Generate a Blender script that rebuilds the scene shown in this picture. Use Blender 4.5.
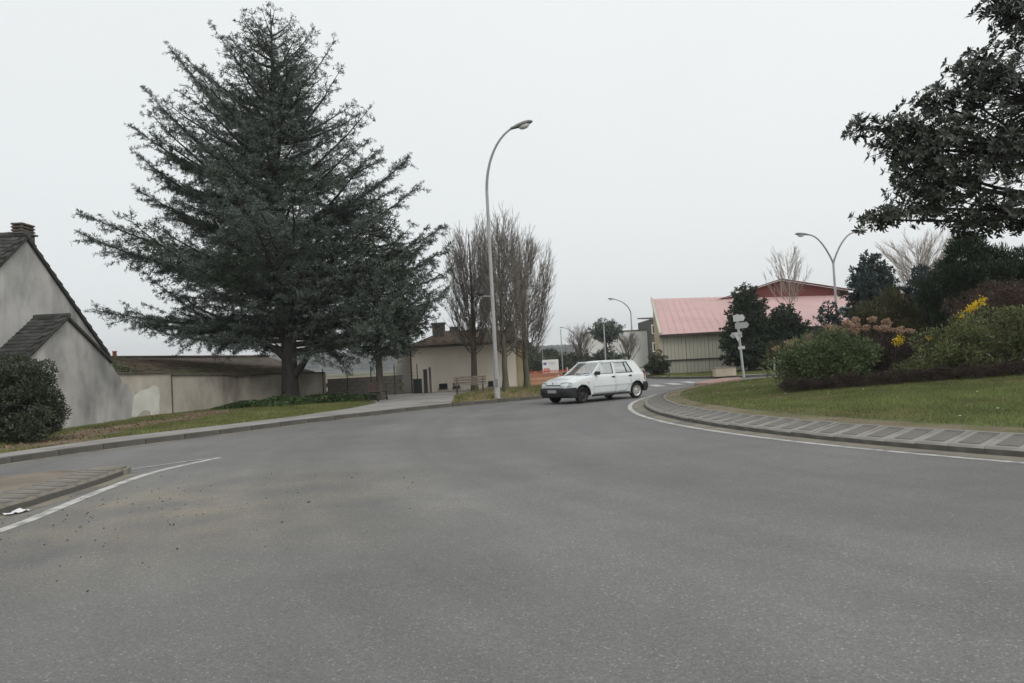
import bpy, math, random
import numpy as np
from mathutils import Vector, Matrix
from mathutils.geometry import tessellate_polygon

R = math.radians
SC = bpy.context.scene
COL = SC.collection
for o in list(bpy.data.objects):
    bpy.data.objects.remove(o)

# ------------------------------------------------------------------ camera, sky, sun, exposure
EYE = 1.45
cam_d = bpy.data.cameras.new('camera')
cam_d.sensor_width = 36.0
cam_d.lens = 731.0 / 1024.0 * 36.0
cam_d.clip_start = 0.05
cam_d.clip_end = 6000
cam = bpy.data.objects.new('camera', cam_d)
COL.objects.link(cam)
_roll, _pitch = R(3.0), R(1.66)
cam.matrix_world = (Matrix.Translation((0, 0, EYE)) @ Matrix.Rotation(R(90) + _pitch, 4, 'X')
                    @ Matrix.Rotation(-_roll, 4, 'Z'))
SC.camera = cam

SUN_EL, SUN_AZ = R(42), R(140)            # azimuth from +Y towards +X; the sun is behind thin cloud
world = bpy.data.worlds.new('World')
SC.world = world
world.use_nodes = True
wn, wl = world.node_tree.nodes, world.node_tree.links
wn.clear()
w_out = wn.new('ShaderNodeOutputWorld')
w_bg = wn.new('ShaderNodeBackground')
w_sky = wn.new('ShaderNodeTexSky')
w_sky.sky_type = 'NISHITA'
w_sky.sun_disc = False
w_sky.sun_elevation = SUN_EL
w_sky.sun_rotation = SUN_AZ
w_sky.dust_density = 4.0
w_sky.air_density = 1.0
w_hsv = wn.new('ShaderNodeHueSaturation')
w_hsv.inputs['Saturation'].default_value = 0.15
wl.new(w_sky.outputs[0], w_hsv.inputs['Color'])
# an even cloud deck over that sky: soft large patches, a little brighter towards the hidden sun
w_tc = wn.new('ShaderNodeTexCoord')
w_n = wn.new('ShaderNodeTexNoise')
w_n.inputs['Scale'].default_value = 1.6
w_n.inputs['Detail'].default_value = 4.0
wl.new(w_tc.outputs['Generated'], w_n.inputs['Vector'])
w_dot = wn.new('ShaderNodeVectorMath'); w_dot.operation = 'DOT_PRODUCT'
w_dot.inputs[1].default_value = (math.sin(SUN_AZ) * math.cos(SUN_EL), math.cos(SUN_AZ) * math.cos(SUN_EL), math.sin(SUN_EL))
wl.new(w_tc.outputs['Generated'], w_dot.inputs[0])
w_m1 = wn.new('ShaderNodeMapRange')
w_m1.inputs['From Min'].default_value = -0.6; w_m1.inputs['From Max'].default_value = 1.0
w_m1.inputs['To Min'].default_value = 0.0; w_m1.inputs['To Max'].default_value = 1.0
wl.new(w_dot.outputs['Value'], w_m1.inputs['Value'])
w_m2 = wn.new('ShaderNodeMath'); w_m2.operation = 'MULTIPLY_ADD'
w_m2.inputs[1].default_value = 0.5; w_m2.inputs[2].default_value = -0.25
wl.new(w_n.outputs['Fac'], w_m2.inputs[0])
w_add = wn.new('ShaderNodeMath'); w_add.operation = 'ADD'; w_add.use_clamp = True
wl.new(w_m1.outputs[0], w_add.inputs[0]); wl.new(w_m2.outputs[0], w_add.inputs[1])
w_ramp = wn.new('ShaderNodeValToRGB')
w_ramp.color_ramp.elements[0].color = (.64, .668, .677, 1)
w_ramp.color_ramp.elements[1].color = (.78, .785, .78, 1)
wl.new(w_add.outputs[0], w_ramp.inputs['Fac'])
w_mix = wn.new('ShaderNodeMix'); w_mix.data_type = 'RGBA'
w_mix.inputs['Factor'].default_value = 0.92
w_x10 = wn.new('ShaderNodeVectorMath'); w_x10.operation = 'SCALE'; w_x10.inputs['Scale'].default_value = 10.0
wl.new(w_ramp.outputs[0], w_x10.inputs[0])
wl.new(w_hsv.outputs[0], w_mix.inputs['A']); wl.new(w_x10.outputs[0], w_mix.inputs['B'])
wl.new(w_mix.outputs['Result'], w_bg.inputs['Color'])
w_bg.inputs['Strength'].default_value = 0.1
wl.new(w_bg.outputs[0], w_out.inputs['Surface'])

sun_d = bpy.data.lights.new('sun', 'SUN')
sun_d.energy = 0.8
sun_d.angle = R(35)
sun_d.color = (1.0, 0.97, 0.93)
sun = bpy.data.objects.new('sun', sun_d)
COL.objects.link(sun)
sun.rotation_euler = (R(90) - SUN_EL, 0, math.pi - SUN_AZ)
sun.location = (0, 0, 40)

SC.view_settings.view_transform = 'Standard'
SC.view_settings.look = 'None'
SC.view_settings.exposure = 0.45
SC.view_settings.gamma = 1.0
SC.view_settings.use_curve_mapping = False
SC.render.engine = 'CYCLES'
SC.cycles.use_denoising = True
SC.cycles.max_bounces = 6
SC.cycles.transparent_max_bounces = 12
SC.cycles.volume_bounces = 0

# ------------------------------------------------------------------ helpers
def tag(o, label=None, cat=None, group=None, kind=None):
    if label: o['label'] = label
    if cat: o['category'] = cat
    if group: o['group'] = group
    if kind: o['kind'] = kind
    return o

def link(name, mesh, mt=None, parent=None, loc=None, rz=0.0):
    o = bpy.data.objects.new(name, mesh)
    COL.objects.link(o)
    if mt is not None and mesh is not None and not mesh.materials:
        mesh.materials.append(mt)
    if parent is not None: o.parent = parent
    if loc is not None: o.location = loc
    if rz: o.rotation_euler = (0, 0, rz)
    return o

def empty(name, loc=(0, 0, 0), rz=0.0, parent=None):
    o = bpy.data.objects.new(name, None)
    COL.objects.link(o)
    o.location = loc
    o.rotation_euler = (0, 0, rz)
    o.empty_display_size = 0.2
    if parent is not None: o.parent = parent
    return o

def mesh_np(name, groups, smooth=False):
    """groups: list of (verts (N,3), faces (M,k)) -> one mesh"""
    V, L, S, off = [], [], [], 0
    for v, f in groups:
        if len(v) == 0 or len(f) == 0: continue
        V.append(np.asarray(v, dtype=np.float32))
        f = np.asarray(f, dtype=np.int32)
        L.append((f + off).ravel())
        S.append(np.full(len(f), f.shape[1], dtype=np.int32))
        off += len(v)
    V = np.concatenate(V); L = np.concatenate(L); S = np.concatenate(S)
    me = bpy.data.meshes.new(name)
    me.vertices.add(len(V)); me.vertices.foreach_set('co', V.ravel())
    me.loops.add(len(L)); me.loops.foreach_set('vertex_index', L)
    me.polygons.add(len(S))
    st = np.zeros(len(S), dtype=np.int32); st[1:] = np.cumsum(S)[:-1]
    me.polygons.foreach_set('loop_start', st)
    me.polygons.foreach_set('loop_total', S)
    if smooth: me.polygons.foreach_set('use_smooth', np.ones(len(S), dtype=bool))
    me.update(calc_edges=True)
    return me

class MB:
    """collects shapes into one mesh"""
    def __init__(self): self.v, self.f, self.s = [], [], []
    def add(self, vs, fs, smooth=False):
        o = len(self.v); self.v += [tuple(map(float, p)) for p in vs]
        for f in fs:
            self.f.append([i + o for i in f]); self.s.append(smooth)
        return self
    def box(self, c, s, rz=0.0, mtx=None):
        x, y, z = s[0] / 2, s[1] / 2, s[2] / 2
        m = mtx if mtx is not None else Matrix.Translation(c) @ Matrix.Rotation(rz, 4, 'Z')
        vs = [m @ Vector((a * x, b * y, d * z)) for d in (-1, 1) for a, b in ((-1, -1), (1, -1), (1, 1), (-1, 1))]
        return self.add(vs, [(3, 2, 1, 0), (4, 5, 6, 7), (0, 1, 5, 4), (1, 2, 6, 5), (2, 3, 7, 6), (3, 0, 4, 7)])
    def bar(self, a, b, w, h, up=(0, 0, 1)):
        a, b = Vector(a), Vector(b); d = b - a; L = d.length; d.normalize()
        up = Vector(up)
        if abs(d.dot(up)) > .98: up = Vector((1, 0, 0))
        s = d.cross(up).normalized(); u = s.cross(d)
        m = Matrix(((d.x, s.x, u.x, (a.x + b.x) / 2), (d.y, s.y, u.y, (a.y + b.y) / 2), (d.z, s.z, u.z, (a.z + b.z) / 2), (0, 0, 0, 1)))
        return self.box(None, (L, w, h), mtx=m)
    def tube(self, pts, rad, n=8, caps=True):
        pts = [Vector(p) for p in pts]
        if not hasattr(rad, '__len__'): rad = [rad] * len(pts)
        rings, ref = [], None
        for i, p in enumerate(pts):
            t = (pts[min(i + 1, len(pts) - 1)] - pts[max(i - 1, 0)]).normalized()
            if ref is None: ref = Vector((1, 0, 0)) if abs(t.z) > .8 else Vector((0, 0, 1))
            a = t.cross(ref).normalized(); b = t.cross(a)
            rings += [p + (a * math.cos(2 * math.pi * k / n) + b * math.sin(2 * math.pi * k / n)) * rad[i] for k in range(n)]
        fs = [(i * n + k, i * n + (k + 1) % n, (i + 1) * n + (k + 1) % n, (i + 1) * n + k) for i in range(len(pts) - 1) for k in range(n)]
        self.add(rings, fs, True)
        if caps:
            self.add([rings[k] for k in range(n)], [tuple(range(n))])
            self.add([rings[(len(pts) - 1) * n + k] for k in range(n)], [tuple(range(n - 1, -1, -1))])
        return self
    def lathe(self, prof, n=16, c=(0, 0, 0), axis='Z'):
        vs = []
        for r, z in prof:
            for k in range(n):
                a = 2 * math.pi * k / n
                p = (r * math.cos(a), r * math.sin(a), z) if axis == 'Z' else (r * math.cos(a), z, r * math.sin(a))
                vs.append((p[0] + c[0], p[1] + c[1], p[2] + c[2]))
        fs = [(i * n + k, i * n + (k + 1) % n, (i + 1) * n + (k + 1) % n, (i + 1) * n + k) for i in range(len(prof) - 1) for k in range(n)]
        return self.add(vs, fs, True)
    def prism(self, poly, z0, z1):
        n = len(poly)
        tr = tessellate_polygon([[Vector((p[0], p[1], 0)) for p in poly]])
        vs = [(p[0], p[1], z0) for p in poly] + [(p[0], p[1], z1) for p in poly]
        fs = [tuple(i + n for i in t) for t in tr] + [tuple(reversed(t)) for t in tr]
        fs += [(i, (i + 1) % n, (i + 1) % n + n, i + n) for i in range(n)]
        return self.add(vs, fs)
    def slab(self, poly3, off):
        """extrude a planar 3-d polygon by the vector off"""
        n = len(poly3); P = [Vector(p) for p in poly3]; off = Vector(off)
        nrm = Vector((0, 0, 0))
        for i in range(n): nrm += P[i].cross(P[(i + 1) % n])
        nrm.normalize()
        ax = (P[1] - P[0]).normalized(); ay = nrm.cross(ax)
        tr = tessellate_polygon([[Vector((p.dot(ax), p.dot(ay), 0)) for p in P]])
        vs = P + [p + off for p in P]
        fs = [tuple(t) for t in tr] + [tuple(i + n for i in reversed(t)) for t in tr]
        fs += [(i, (i + 1) % n, (i + 1) % n + n, i + n) for i in range(n)]
        return self.add(vs, fs)
    def mesh(self, name):
        me = bpy.data.meshes.new(name)
        me.from_pydata(self.v, [], self.f)
        me.polygons.foreach_set('use_smooth', self.s)
        me.update()
        return me
    def build(self, name, mt, parent=None, loc=None, rz=0.0, bevel=0.0, recalc=True):
        me = self.mesh(name)
        if recalc or bevel:
            import bmesh
            bm = bmesh.new(); bm.from_mesh(me)
            if bevel:
                bmesh.ops.remove_doubles(bm, verts=bm.verts, dist=1e-5)
                ed = [e for e in bm.edges if len(e.link_faces) == 2 and e.calc_face_angle(0) > .5]
                bmesh.ops.bevel(bm, geom=ed, offset=bevel, segments=2, affect='EDGES', profile=.6)
            bmesh.ops.recalc_face_normals(bm, faces=bm.faces)
            bm.to_mesh(me); bm.free()
        return link(name, me, mt, parent, loc, rz)

# ------------------------------------------------------------------ materials
def mat(name, col, rough=.8, var=.2, scale=3.0, stretch=(1, 1, 1), col2=None, c2scale=1.0, c2range=(.5, .65), bump=0.0,
        bscale=60.0, island=0.0, spec=.3, metal=0.0, transl=0.0, coords='Object', coat=0.0):
    m = bpy.data.materials.new(name)
    m.use_nodes = True
    nt = m.node_tree; N, Lk = nt.nodes, nt.links
    bs = N['Principled BSDF']
    bs.inputs['Roughness'].default_value = rough
    bs.inputs['Specular IOR Level'].default_value = spec
    bs.inputs['Metallic'].default_value = metal
    bs.inputs['Coat Weight'].default_value = coat
    tc = N.new('ShaderNodeTexCoord')
    mp = N.new('ShaderNodeMapping'); mp.inputs['Scale'].default_value = stretch
    Lk.new(tc.outputs[coords], mp.inputs['Vector'])
    nz = N.new('ShaderNodeTexNoise'); nz.inputs['Scale'].default_value = scale; nz.inputs['Detail'].default_value = 6
    Lk.new(mp.outputs[0], nz.inputs['Vector'])
    mr = N.new('ShaderNodeMapRange')
    mr.inputs['From Min'].default_value = .3; mr.inputs['From Max'].default_value = .7
    mr.inputs['To Min'].default_value = 1 - var; mr.inputs['To Max'].default_value = 1 + var
    Lk.new(nz.outputs['Fac'], mr.inputs['Value'])
    base = N.new('ShaderNodeRGB'); base.outputs[0].default_value = (*col, 1)
    src = base.outputs[0]
    if col2 is not None:
        n2 = N.new('ShaderNodeTexNoise'); n2.inputs['Scale'].default_value = c2scale; n2.inputs['Detail'].default_value = 5
        Lk.new(mp.outputs[0], n2.inputs['Vector'])
        r2 = N.new('ShaderNodeMapRange'); r2.inputs['From Min'].default_value = c2range[0]; r2.inputs['From Max'].default_value = c2range[1]
        Lk.new(n2.outputs['Fac'], r2.inputs['Value'])
        mx = N.new('ShaderNodeMix'); mx.data_type = 'RGBA'
        Lk.new(r2.outputs[0], mx.inputs['Factor']); Lk.new(src, mx.inputs['A']); mx.inputs['B'].default_value = (*col2, 1)
        src = mx.outputs['Result']
    val = mr.outputs[0]
    if island:
        ge = N.new('ShaderNodeNewGeometry')
        m3 = N.new('ShaderNodeMapRange'); m3.inputs['To Min'].default_value = 1 - island; m3.inputs['To Max'].default_value = 1 + island
        Lk.new(ge.outputs['Random Per Island'], m3.inputs['Value'])
        mm = N.new('ShaderNodeMath'); mm.operation = 'MULTIPLY'
        Lk.new(val, mm.inputs[0]); Lk.new(m3.outputs[0], mm.inputs[1]); val = mm.outputs[0]
    vm = N.new('ShaderNodeVectorMath'); vm.operation = 'SCALE'
    Lk.new(src, vm.inputs[0]); Lk.new(val, vm.inputs['Scale'])
    Lk.new(vm.outputs[0], bs.inputs['Base Color'])
    if bump:
        nb = N.new('ShaderNodeTexNoise'); nb.inputs['Scale'].default_value = bscale; nb.inputs['Detail'].default_value = 4
        Lk.new(tc.outputs[coords], nb.inputs['Vector'])
        bp = N.new('ShaderNodeBump'); bp.inputs['Strength'].default_value = bump; bp.inputs['Distance'].default_value = .02
        Lk.new(nb.outputs['Fac'], bp.inputs['Height']); Lk.new(bp.outputs[0], bs.inputs['Normal'])
    if transl:
        tr = N.new('ShaderNodeBsdfTranslucent'); Lk.new(vm.outputs[0], tr.inputs['Color'])
        ms = N.new('ShaderNodeMixShader'); ms.inputs['Fac'].default_value = transl
        Lk.new(bs.outputs[0], ms.inputs[1]); Lk.new(tr.outputs[0], ms.inputs[2])
        Lk.new(ms.outputs[0], N['Material Output'].inputs['Surface'])
    return m

def asphalt_mat(name, base, dust, centre):
    m = bpy.data.materials.new(name); m.use_nodes = True
    nt = m.node_tree; N, Lk = nt.nodes, nt.links
    bs = N['Principled BSDF']
    bs.inputs['Roughness'].default_value = .82
    bs.inputs['Specular IOR Level'].default_value = .35
    tc = N.new('ShaderNodeTexCoord')
    def noise(sc, det=4, rough=.55, vec=None):
        n = N.new('ShaderNodeTexNoise'); n.inputs['Scale'].default_value = sc; n.inputs['Detail'].default_value = det
        n.inputs['Roughness'].default_value = rough
        Lk.new(vec or tc.outputs['Object'], n.inputs['Vector']); return n.outputs['Fac']
    def rng(v, a, b, c, d):
        r = N.new('ShaderNodeMapRange')
        for k, x in zip(('From Min', 'From Max', 'To Min', 'To Max'), (a, b, c, d)): r.inputs[k].default_value = x
        Lk.new(v, r.inputs['Value']); return r.outputs[0]
    def mul(a, b):
        q = N.new('ShaderNodeMath'); q.operation = 'MULTIPLY'; Lk.new(a, q.inputs[0]); Lk.new(b, q.inputs[1]); return q.outputs[0]
    # stones of the wearing course
    vo = N.new('ShaderNodeTexVoronoi'); vo.inputs['Scale'].default_value = 95
    Lk.new(tc.outputs['Object'], vo.inputs['Vector'])
    sx = N.new('ShaderNodeSeparateColor'); Lk.new(vo.outputs['Color'], sx.inputs[0])
    st1 = rng(sx.outputs[0], 0, 1, .80, 1.16)
    st2 = rng(sx.outputs[1], .90, 1.0, 1.0, 1.7)          # a few pale chippings
    stones = mul(st1, st2)
    patches = rng(noise(.22, 6, .6), .3, .7, .80, 1.18)
    mid = rng(noise(1.6, 3), .3, .7, .95, 1.05)
    # bands worn by wheels, running round the island
    dv = N.new('ShaderNodeVectorMath'); dv.operation = 'DISTANCE'; dv.inputs[1].default_value = (*centre, 0)
    Lk.new(tc.outputs['Object'], dv.inputs[0])
    cb = N.new('ShaderNodeCombineXYZ'); Lk.new(dv.outputs['Value'], cb.inputs[0])
    band = rng(noise(.75, 3, .6, cb.outputs[0]), .3, .7, .86, 1.14)
    v = mul(mul(stones, patches), mul(mid, band))
    b = N.new('ShaderNodeRGB'); b.outputs[0].default_value = (*base, 1)
    mx = N.new('ShaderNodeMix'); mx.data_type = 'RGBA'; mx.inputs['B'].default_value = (*dust, 1)
    # dry dust gathered in blotches on the untravelled wedge by the traffic island
    dd = N.new('ShaderNodeVectorMath'); dd.operation = 'DISTANCE'; dd.inputs[1].default_value = (-4.0, 8.3, 0)
    Lk.new(tc.outputs['Object'], dd.inputs[0])
    df = rng(dd.outputs['Value'], .6, 4.2, 1, 0)
    Lk.new(mul(df, rng(noise(.9, 6, .65), .35, .65, 0, .8)), mx.inputs['Factor'])
    Lk.new(b.outputs[0], mx.inputs['A'])
    vm = N.new('ShaderNodeVectorMath'); vm.operation = 'SCALE'
    Lk.new(mx.outputs['Result'], vm.inputs[0]); Lk.new(v, vm.inputs['Scale'])
    Lk.new(vm.outputs[0], bs.inputs['Base Color'])
    bp = N.new('ShaderNodeBump'); bp.inputs['Strength'].default_value = .3; bp.inputs['Distance'].default_value = .006
    Lk.new(vo.outputs['Distance'], bp.inputs['Height']); Lk.new(bp.outputs[0], bs.inputs['Normal'])
    return m

def glass_mat(name, tint, refl):
    m = bpy.data.materials.new(name); m.use_nodes = True
    N, Lk = m.node_tree.nodes, m.node_tree.links
    N.remove(N['Principled BSDF'])
    tr = N.new('ShaderNodeBsdfTransparent'); tr.inputs['Color'].default_value = (*tint, 1)
    gl = N.new('ShaderNodeBsdfGlossy'); gl.inputs['Roughness'].default_value = .03
    gl.inputs['Color'].default_value = (.95, .97, .97, 1)
    ms = N.new('ShaderNodeMixShader')
    ms.inputs['Fac'].default_value = refl
    Lk.new(tr.outputs[0], ms.inputs[1]); Lk.new(gl.outputs[0], ms.inputs[2])
    Lk.new(ms.outputs[0], N['Material Output'].inputs['Surface'])
    return m

IC = (21.77, 18.11)          # centre of the roundabout
IR = 18.30                   # radius of its kerb
MT = {}
MT['asphalt'] = asphalt_mat('asphalt', (.150, .150, .147), (.235, .212, .165), IC)
MT['ground'] = mat('meadow', (.075, .085, .035), .95, .3, .05, col2=(.11, .09, .05), c2scale=.03)
MT['verge'] = mat('verge_earth', (.090, .088, .045), .95, .3, 2.0, col2=(.18, .135, .09), c2scale=.45, c2range=(.38, .55), bump=.6, bscale=25)
MT['lawn'] = mat('lawn_soil', (.070, .090, .028), .95, .25, 1.2, col2=(.12, .10, .05), c2scale=.5, c2range=(.55, .7), bump=.5, bscale=30)
MT['lawn_edge'] = mat('worn_lawn_edge', (.17, .14, .095), .95, .25, 3, col2=(.10, .105, .045), c2scale=1.5, c2range=(.45, .6), bump=.5, bscale=40)
MT['pave'] = mat('pavement_tarmac', (.27, .262, .25), .9, .16, 1.2, col2=(.20, .19, .175), c2scale=.5, bump=.3, bscale=120)
MT['kerb'] = mat('kerb_concrete', (.095, .092, .082), .9, .22, 3, bump=.3, bscale=60)
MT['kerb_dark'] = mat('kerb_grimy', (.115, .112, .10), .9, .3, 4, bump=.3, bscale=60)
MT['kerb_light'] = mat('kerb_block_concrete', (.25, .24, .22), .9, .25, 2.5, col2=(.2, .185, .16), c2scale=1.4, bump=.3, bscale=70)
MT['kerb_inset'] = mat('kerb_dark_inset', (.15, .143, .13), .9, .28, 2.5, bump=.3, bscale=70)
MT['gutter'] = mat('gutter_grit', (.20, .185, .15), .95, .25, 2, col2=(.13, .125, .115), c2scale=.8, bump=.3, bscale=90)
MT['paint'] = mat('road_paint', (.47, .47, .45), .8, .15, 3, col2=(.24, .24, .23), c2scale=5, c2range=(.46, .66), bump=.2, bscale=90)
MT['red_pave'] = mat('red_paving', (.30, .20, .165), .9, .2, 2, bump=.3, bscale=40)
MT['render'] = mat('old_render', (.43, .425, .41), .9, .22, 1.6, (1, 1, .6), col2=(.20, .205, .20), c2scale=.7, c2range=(.44, .66), bump=.5, bscale=14)
MT['render_wall'] = mat('old_wall_render', (.42, .395, .335), .9, .22, 1.6, (1, 1, .6), col2=(.25, .225, .185), c2scale=.7, c2range=(.47, .68), bump=.5, bscale=14)
MT['patch'] = mat('pale_patch', (.56, .57, .52), .9, .12, 2, bump=.3, bscale=25)
MT['coping'] = mat('dark_coping', (.11, .10, .085), .95, .3, 3, bump=.5, bscale=30)
MT['block'] = mat('grey_block', (.16, .15, .13), .95, .25, 2, bump=.5, bscale=30, island=.15)
MT['tile_dark'] = mat('dark_roof_tile', (.055, .055, .053), .85, .35, 5, island=.35, bump=.3, bscale=40)
MT['tile_brown'] = mat('brown_roof_tile', (.13, .10, .078), .9, .35, 3, island=.35, col2=(.085, .09, .05), c2scale=.5, bump=.3, bscale=40)
MT['brick_dark'] = mat('sooty_brick', (.10, .085, .075), .9, .3, 8, bump=.3)
MT['terracotta'] = mat('terracotta', (.30, .13, .08), .9, .2, 6)
MT['cream'] = mat('cream_render', (.80, .735, .63), .9, .07, .7, (1, 1, .5), col2=(.70, .64, .54), c2scale=.5, bump=.2, bscale=30)
MT['white_render'] = mat('white_render', (.66, .65, .62), .9, .07, .7, bump=.2, bscale=30)
MT['void'] = mat('dark_opening', (.02, .02, .02), .6, .1, 3)
MT['window'] = mat('dark_window', (.05, .055, .06), .15, .1, 3, spec=.6)
MT['white_frame'] = mat('white_frame', (.7, .7, .68), .5, .08, 5)
MT['dark_metal'] = mat('dark_metal', (.035, .037, .037), .6, .2, 8, spec=.4)
MT['fence_green'] = mat('fence_green', (.03, .05, .04), .6, .2, 8)
MT['galv'] = mat('galvanised_steel', (.36, .37, .37), .5, .12, 4, (1, 1, .3), metal=.35, spec=.5)
MT['lamp_grey'] = mat('lamp_paint', (.27, .275, .27), .55, .1, 3, spec=.4)
MT['lamp_head'] = mat('lamp_head_paint', (.17, .17, .165), .55, .12, 6, spec=.4)
MT['lens'] = mat('lamp_lens', (.62, .62, .6), .25, .05, 5, spec=.5)
MT['bark'] = mat('grey_bark', (.075, .068, .058), .95, .35, 8, (1, 1, .2), bump=.9, bscale=18)
MT['bark_dark'] = mat('cedar_bark', (.038, .036, .034), .95, .35, 8, (1, 1, .2), bump=.9, bscale=18)
MT['bark_moss'] = mat('hornbeam_bark', (.105, .098, .075), .95, .35, 6, (1, 1, .25), col2=(.085, .095, .05), c2scale=1.4, bump=.8, bscale=20)
MT['twig'] = mat('twig', (.20, .182, .165), .95, .3, 3, island=.3)
MT['pale_twig'] = mat('pale_twig', (.33, .29, .25), .95, .2, 3, island=.2)
MT['cedar'] = mat('cedar_needles', (.112, .138, .120), .8, .4, .55, island=.5, spec=.25, transl=.12, col2=(.05, .07, .045), c2scale=.35)
MT['cedar2'] = mat('cedar_needles_grey', (.108, .132, .110), .8, .4, .55, island=.5, spec=.25, transl=.12, col2=(.05, .066, .042), c2scale=.35)
MT['spruce'] = mat('spruce_needles', (.042, .066, .062), .8, .35, .7, island=.5, transl=.1)
MT['pine'] = mat('pine_needles', (.030, .047, .027), .8, .35, .9, island=.5, transl=.08)
MT['magnolia'] = mat('magnolia_leaf', (.034, .042, .028), .38, .35, 1.2, island=.5, spec=.45, transl=.1)
MT['shrub'] = mat('shrub_leaf', (.130, .165, .074), .6, .3, 1.2, island=.55, transl=.2, spec=.3)
MT['shrub2'] = mat('shrub_leaf_yellowish', (.145, .165, .070), .6, .3, 1.2, island=.55, transl=.2, spec=.3)
MT['holly'] = mat('dark_bush_leaf', (.050, .060, .036), .5, .35, 1.2, island=.6, transl=.1, spec=.4)
MT['russet'] = mat('russet_twigs', (.085, .056, .045), .9, .3, 2, island=.45)
MT['drygrass'] = mat('olive_twigs', (.080, .078, .040), .9, .3, 2, island=.45)
MT['heather'] = mat('heather_brown', (.062, .046, .040), .9, .3, 3, island=.45)
MT['flower_brown'] = mat('dried_flower', (.42, .29, .21), .9, .2, 6, island=.35, transl=.15)
MT['yellow'] = mat('yellow_petal', (.75, .55, .03), .6, .15, 8, transl=.2)
MT['white_petal'] = mat('white_petal', (.75, .74, .7), .6, .1, 8)
MT['grass'] = mat('grass_blade', (.155, .185, .062), .7, .3, .9, island=.5, transl=.25, spec=.2, col2=(.22, .19, .09), c2scale=.6, c2range=(.5, .7))
MT['dry_blade'] = mat('dry_grass_blade', (.27, .22, .12), .8, .3, 1, island=.4, transl=.2, spec=.2)
MT['ivy'] = mat('ivy_leaf', (.050, .085, .026), .45, .35, 1.5, island=.6, transl=.15, spec=.4)
MT['hedge_far'] = mat('far_hedge', (.065, .080, .052), .85, .35, .5, island=.5)
MT['wood_far'] = mat('far_wood', (.055, .065, .055), .9, .4, .06, island=.4)
MT['gym_pink'] = mat('pink_roof_sheet', (.50, .335, .325), .75, .06, .25, (1, 1, 1), col2=(.46, .31, .30), c2scale=.3)
MT['gym_red'] = mat('dark_red_cladding', (.15, .042, .036), .7, .15, .5)
MT['gym_wall'] = mat('beige_cladding', (.45, .435, .36), .8, .08, .5, (1, 1, .3), bump=.1)
MT['gym_wall2'] = mat('beige_cladding_base', (.40, .385, .325), .85, .14, .7, (1, 1, .4))
MT['gym_yellow'] = mat('ochre_panel', (.40, .33, .20), .85, .1, .8)
MT['gutter_dark'] = mat('dark_gutter', (.06, .05, .048), .6, .2, 4)
MT['bench_wood'] = mat('bench_wood', (.19, .16, .13), .85, .25, 6, (1, .2, 1))
MT['bench_dark'] = mat('bench_dark_wood', (.075, .05, .04), .85, .25, 6)
MT['orange'] = mat('orange_netting', (.56, .13, .055), .7, .12, 2, transl=.2)
MT['orange_pale'] = mat('pale_orange_barrier', (.58, .32, .19), .7, .12, 2)
MT['sign_white'] = mat('sign_white', (.72, .72, .72), .5, .05, 4)
MT['sign_back'] = mat('sign_back_grey', (.40, .41, .41), .5, .1, 4, metal=.2)
MT['sign_blue'] = mat('sign_blue', (.13, .11, .28), .5, .1, 6)
MT['sign_red'] = mat('sign_red', (.55, .05, .05), .5, .1, 6)
MT['sandstone'] = mat('sandstone_box', (.45, .385, .30), .9, .12, 3, bump=.3)
MT['litter'] = mat('dead_leaf', (.055, .046, .035), .9, .3, 9, island=.4)
MT['brown_leaf'] = mat('brown_leaf', (.17, .11, .07), .9, .3, 4, island=.5)
MT['car_paint'] = mat('car_white_paint', (.66, .70, .705), .25, .04, 1.2, spec=.5, coat=.6)
MT['plastic'] = mat('grey_bumper_plastic', (.022, .023, .025), .55, .15, 6, spec=.4)
MT['rubber'] = mat('tyre_rubber', (.018, .018, .018), .8, .2, 9)
MT['steel_rim'] = mat('black_steel_rim', (.035, .035, .035), .5, .2, 9, metal=.3)
MT['hubcap'] = mat('silver_hubcap', (.50, .50, .49), .4, .1, 9, metal=.3)
MT['head_lens'] = mat('headlight_lens', (.42, .45, .46), .12, .12, 30, spec=.8, metal=.35)
MT['amber'] = mat('amber_lens', (.6, .22, .02), .3, .1, 9)
MT['tail_red'] = mat('tail_lens', (.35, .015, .012), .25, .1, 9)
MT['plate'] = mat('number_plate', (.34, .34, .33), .5, .05, 9)
MT['seat'] = mat('seat_cloth', (.20, .20, .205), .9, .2, 12)
MT['chrome'] = mat('chrome', (.6, .6, .6), .2, .05, 5, metal=.9)
MT['glass'] = glass_mat('car_glass', (.92, .94, .93), .30)
MT['screen_glass'] = glass_mat('windscreen_glass', (.92, .94, .93), .38)
MT['blue_car'] = mat('pale_blue_paint', (.45, .55, .66), .3, .04, 2, coat=.4)

# ------------------------------------------------------------------ foliage primitives (numpy)
def unit(a):
    return a / np.maximum(np.linalg.norm(a, axis=-1, keepdims=True), 1e-9)

def rand_unit(rng, n):
    return unit(rng.normal(size=(n, 3)))

def leaves(rng, P, D, L, W, fold=0.0):
    """one rhombic leaf (a quad, or two when folded) at each P along D"""
    n = len(P); D = unit(D)
    S = unit(np.cross(D, rand_unit(rng, n)))
    L = np.broadcast_to(np.asarray(L, float), (n,))[:, None]; W = np.broadcast_to(np.asarray(W, float), (n,))[:, None]
    mid = P + D * L * .5
    if not fold:
        V = np.stack([P, mid + S * W * .5, P + D * L, mid - S * W * .5], 1).reshape(-1, 3)
        F = np.arange(n * 4).reshape(n, 4)
        return V, F
    U = np.cross(S, D)
    V = np.stack([P, mid + S * W * .5 + U * W * fold, P + D * L, mid - S * W * .5 + U * W * fold, mid], 1).reshape(-1, 3)
    b = np.arange(n)[:, None] * 5
    F = np.concatenate([b + np.array([[0, 1, 2, 4]]), b + np.array([[0, 4, 2, 3]])])
    return V, F

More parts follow.
